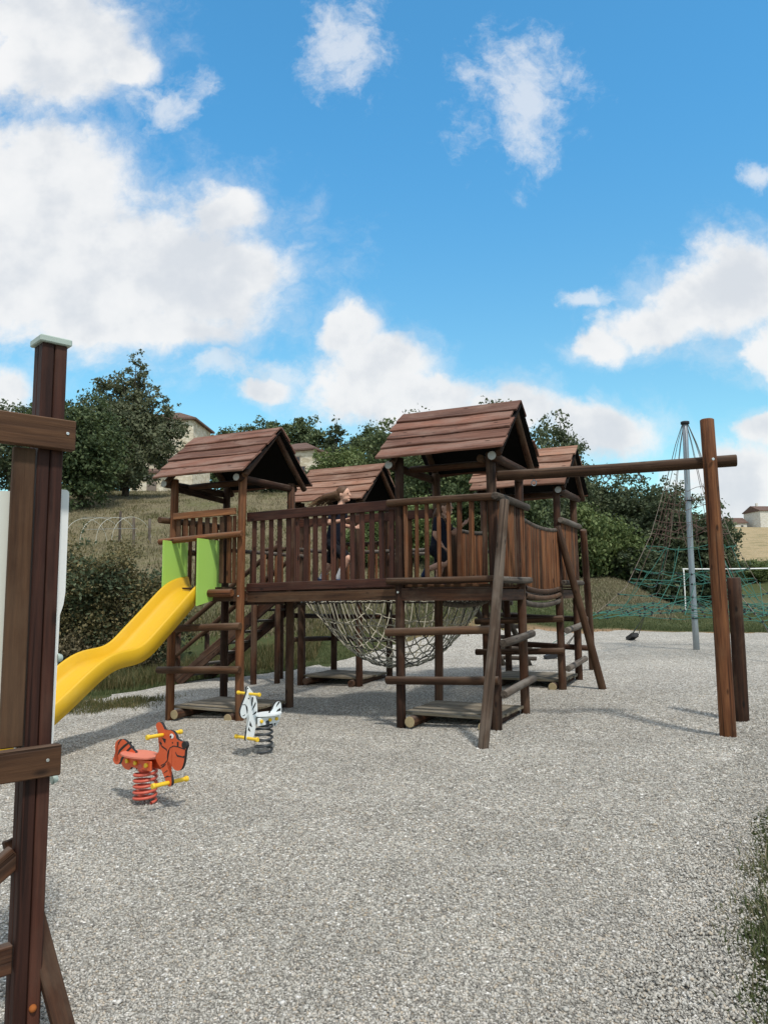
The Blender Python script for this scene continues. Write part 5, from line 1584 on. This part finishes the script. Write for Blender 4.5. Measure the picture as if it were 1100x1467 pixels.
# turf along the back edge of the gravel
n = 60000
rg_ = np.random.default_rng(61)
xs = -9 + 24 * rg_.random(n)
ys = back_edge(xs) + .02 + 3.4 * rg_.random(n) ** 1.3
bare = (xs > .5) & (ys < back_edge(xs) + .8) & (rg_.random(n) < .93)
xs, ys = xs[~bare], ys[~bare]
grass('turf', xs, ys, .02, .11, .006, G_GREEN, 'short green turf along the far edge of the gravel', .7, 0, 62)
n = 26000
xs = -9.0 + 7.5 * rg_.random(n); ys = back_edge(xs) + .6 + 2.2 * rg_.random(n)
grass('tall_grass', xs, ys, .06, .34, .007, G_OLIVE, 'taller olive grass at the foot of the hedge and stairs', .7, 0, 63)
# straw on the bank
def fx(m, rg__):
    ds = 19 + 40 * rg__.random(m) ** 1.6
    tb = -.55 + .66 * rg__.random(m)
    return np.stack([tb * ds, ds], -1)
xs, ys = clumped(110000, 26, fx, .22, 64)
grass('dry_grass', xs, ys, .03, .15, .012, G_DRY, 'dry straw coloured grass covering the bank', .8, 0, 65)
xs, ys = clumped(36000, 40, fx, .35, 66)
grass('green_tufts', xs, ys, .04, .2, .014, G_OLIVE, 'olive weeds scattered over the dry bank', .8, 0, 67)
# weeds creeping over the gravel near the slide foot
def fw(m, rg__):
    return np.stack([-4.9 + 1.5 * rg__.random(m), 10.9 + 1.3 * rg__.random(m)], -1)
xs, ys = clumped(5000, 120, fw, .13, 68)
grass('weeds', xs, ys, .02, .08, .005, G_OLIVE, 'low weeds spreading over the gravel near the slide', .9, .03, 69)
# field beyond
def ff(m, rg__):
    ds = 20 + 38 * rg__.random(m) ** 1.3
    tb = .05 + .55 * rg__.random(m)
    return np.stack([tb * ds, ds], -1)
xs, ys = clumped(90000, 30, ff, .4, 70)
k_ = ys > back_edge(xs) + .7
grass('field_grass', xs[k_], ys[k_], .02, .09, .010, G_GREEN, 'mown green grass of the sports field', .8, 0, 71)
def fb_(m, rg__):
    ds = 30 + 26 * rg__.random(m)
    tb = .16 + .22 * rg__.random(m)
    return np.stack([tb * ds, ds], -1)
xs, ys = clumped(40000, 34, fb_, .4, 76)
grass('bank_straw', xs, ys, .03, .2, .016, G_DRY, 'dry grass on the low bank below the tall trees', .8, 0, 77)
# verge at the lower right
def fv(m, rg__):
    yy_ = 2.3 + 3.6 * rg__.random(m)
    xr_ = np.interp(yy_, [2.0, 3.4, 4.8, 8.5], [1.09, 1.56, 2.42, 5.4])
    return np.stack([xr_ - .05 + .9 * rg__.random(m) ** .9, yy_], -1)
xs, ys = clumped(60000, 70, fv, .06, 72)
grass('verge_grass', xs, ys, .015, .075, .0042, G_GREEN, 'ragged dark green grass verge at the edge of the gravel', .9, .01, 73)
xs, ys = clumped(5000, 50, fv, .09, 74)
grass('verge_straw', xs, ys, .02, .12, .0026, G_DRY, 'dry straw mixed into the ragged grass verge', 1.0, .01, 75)
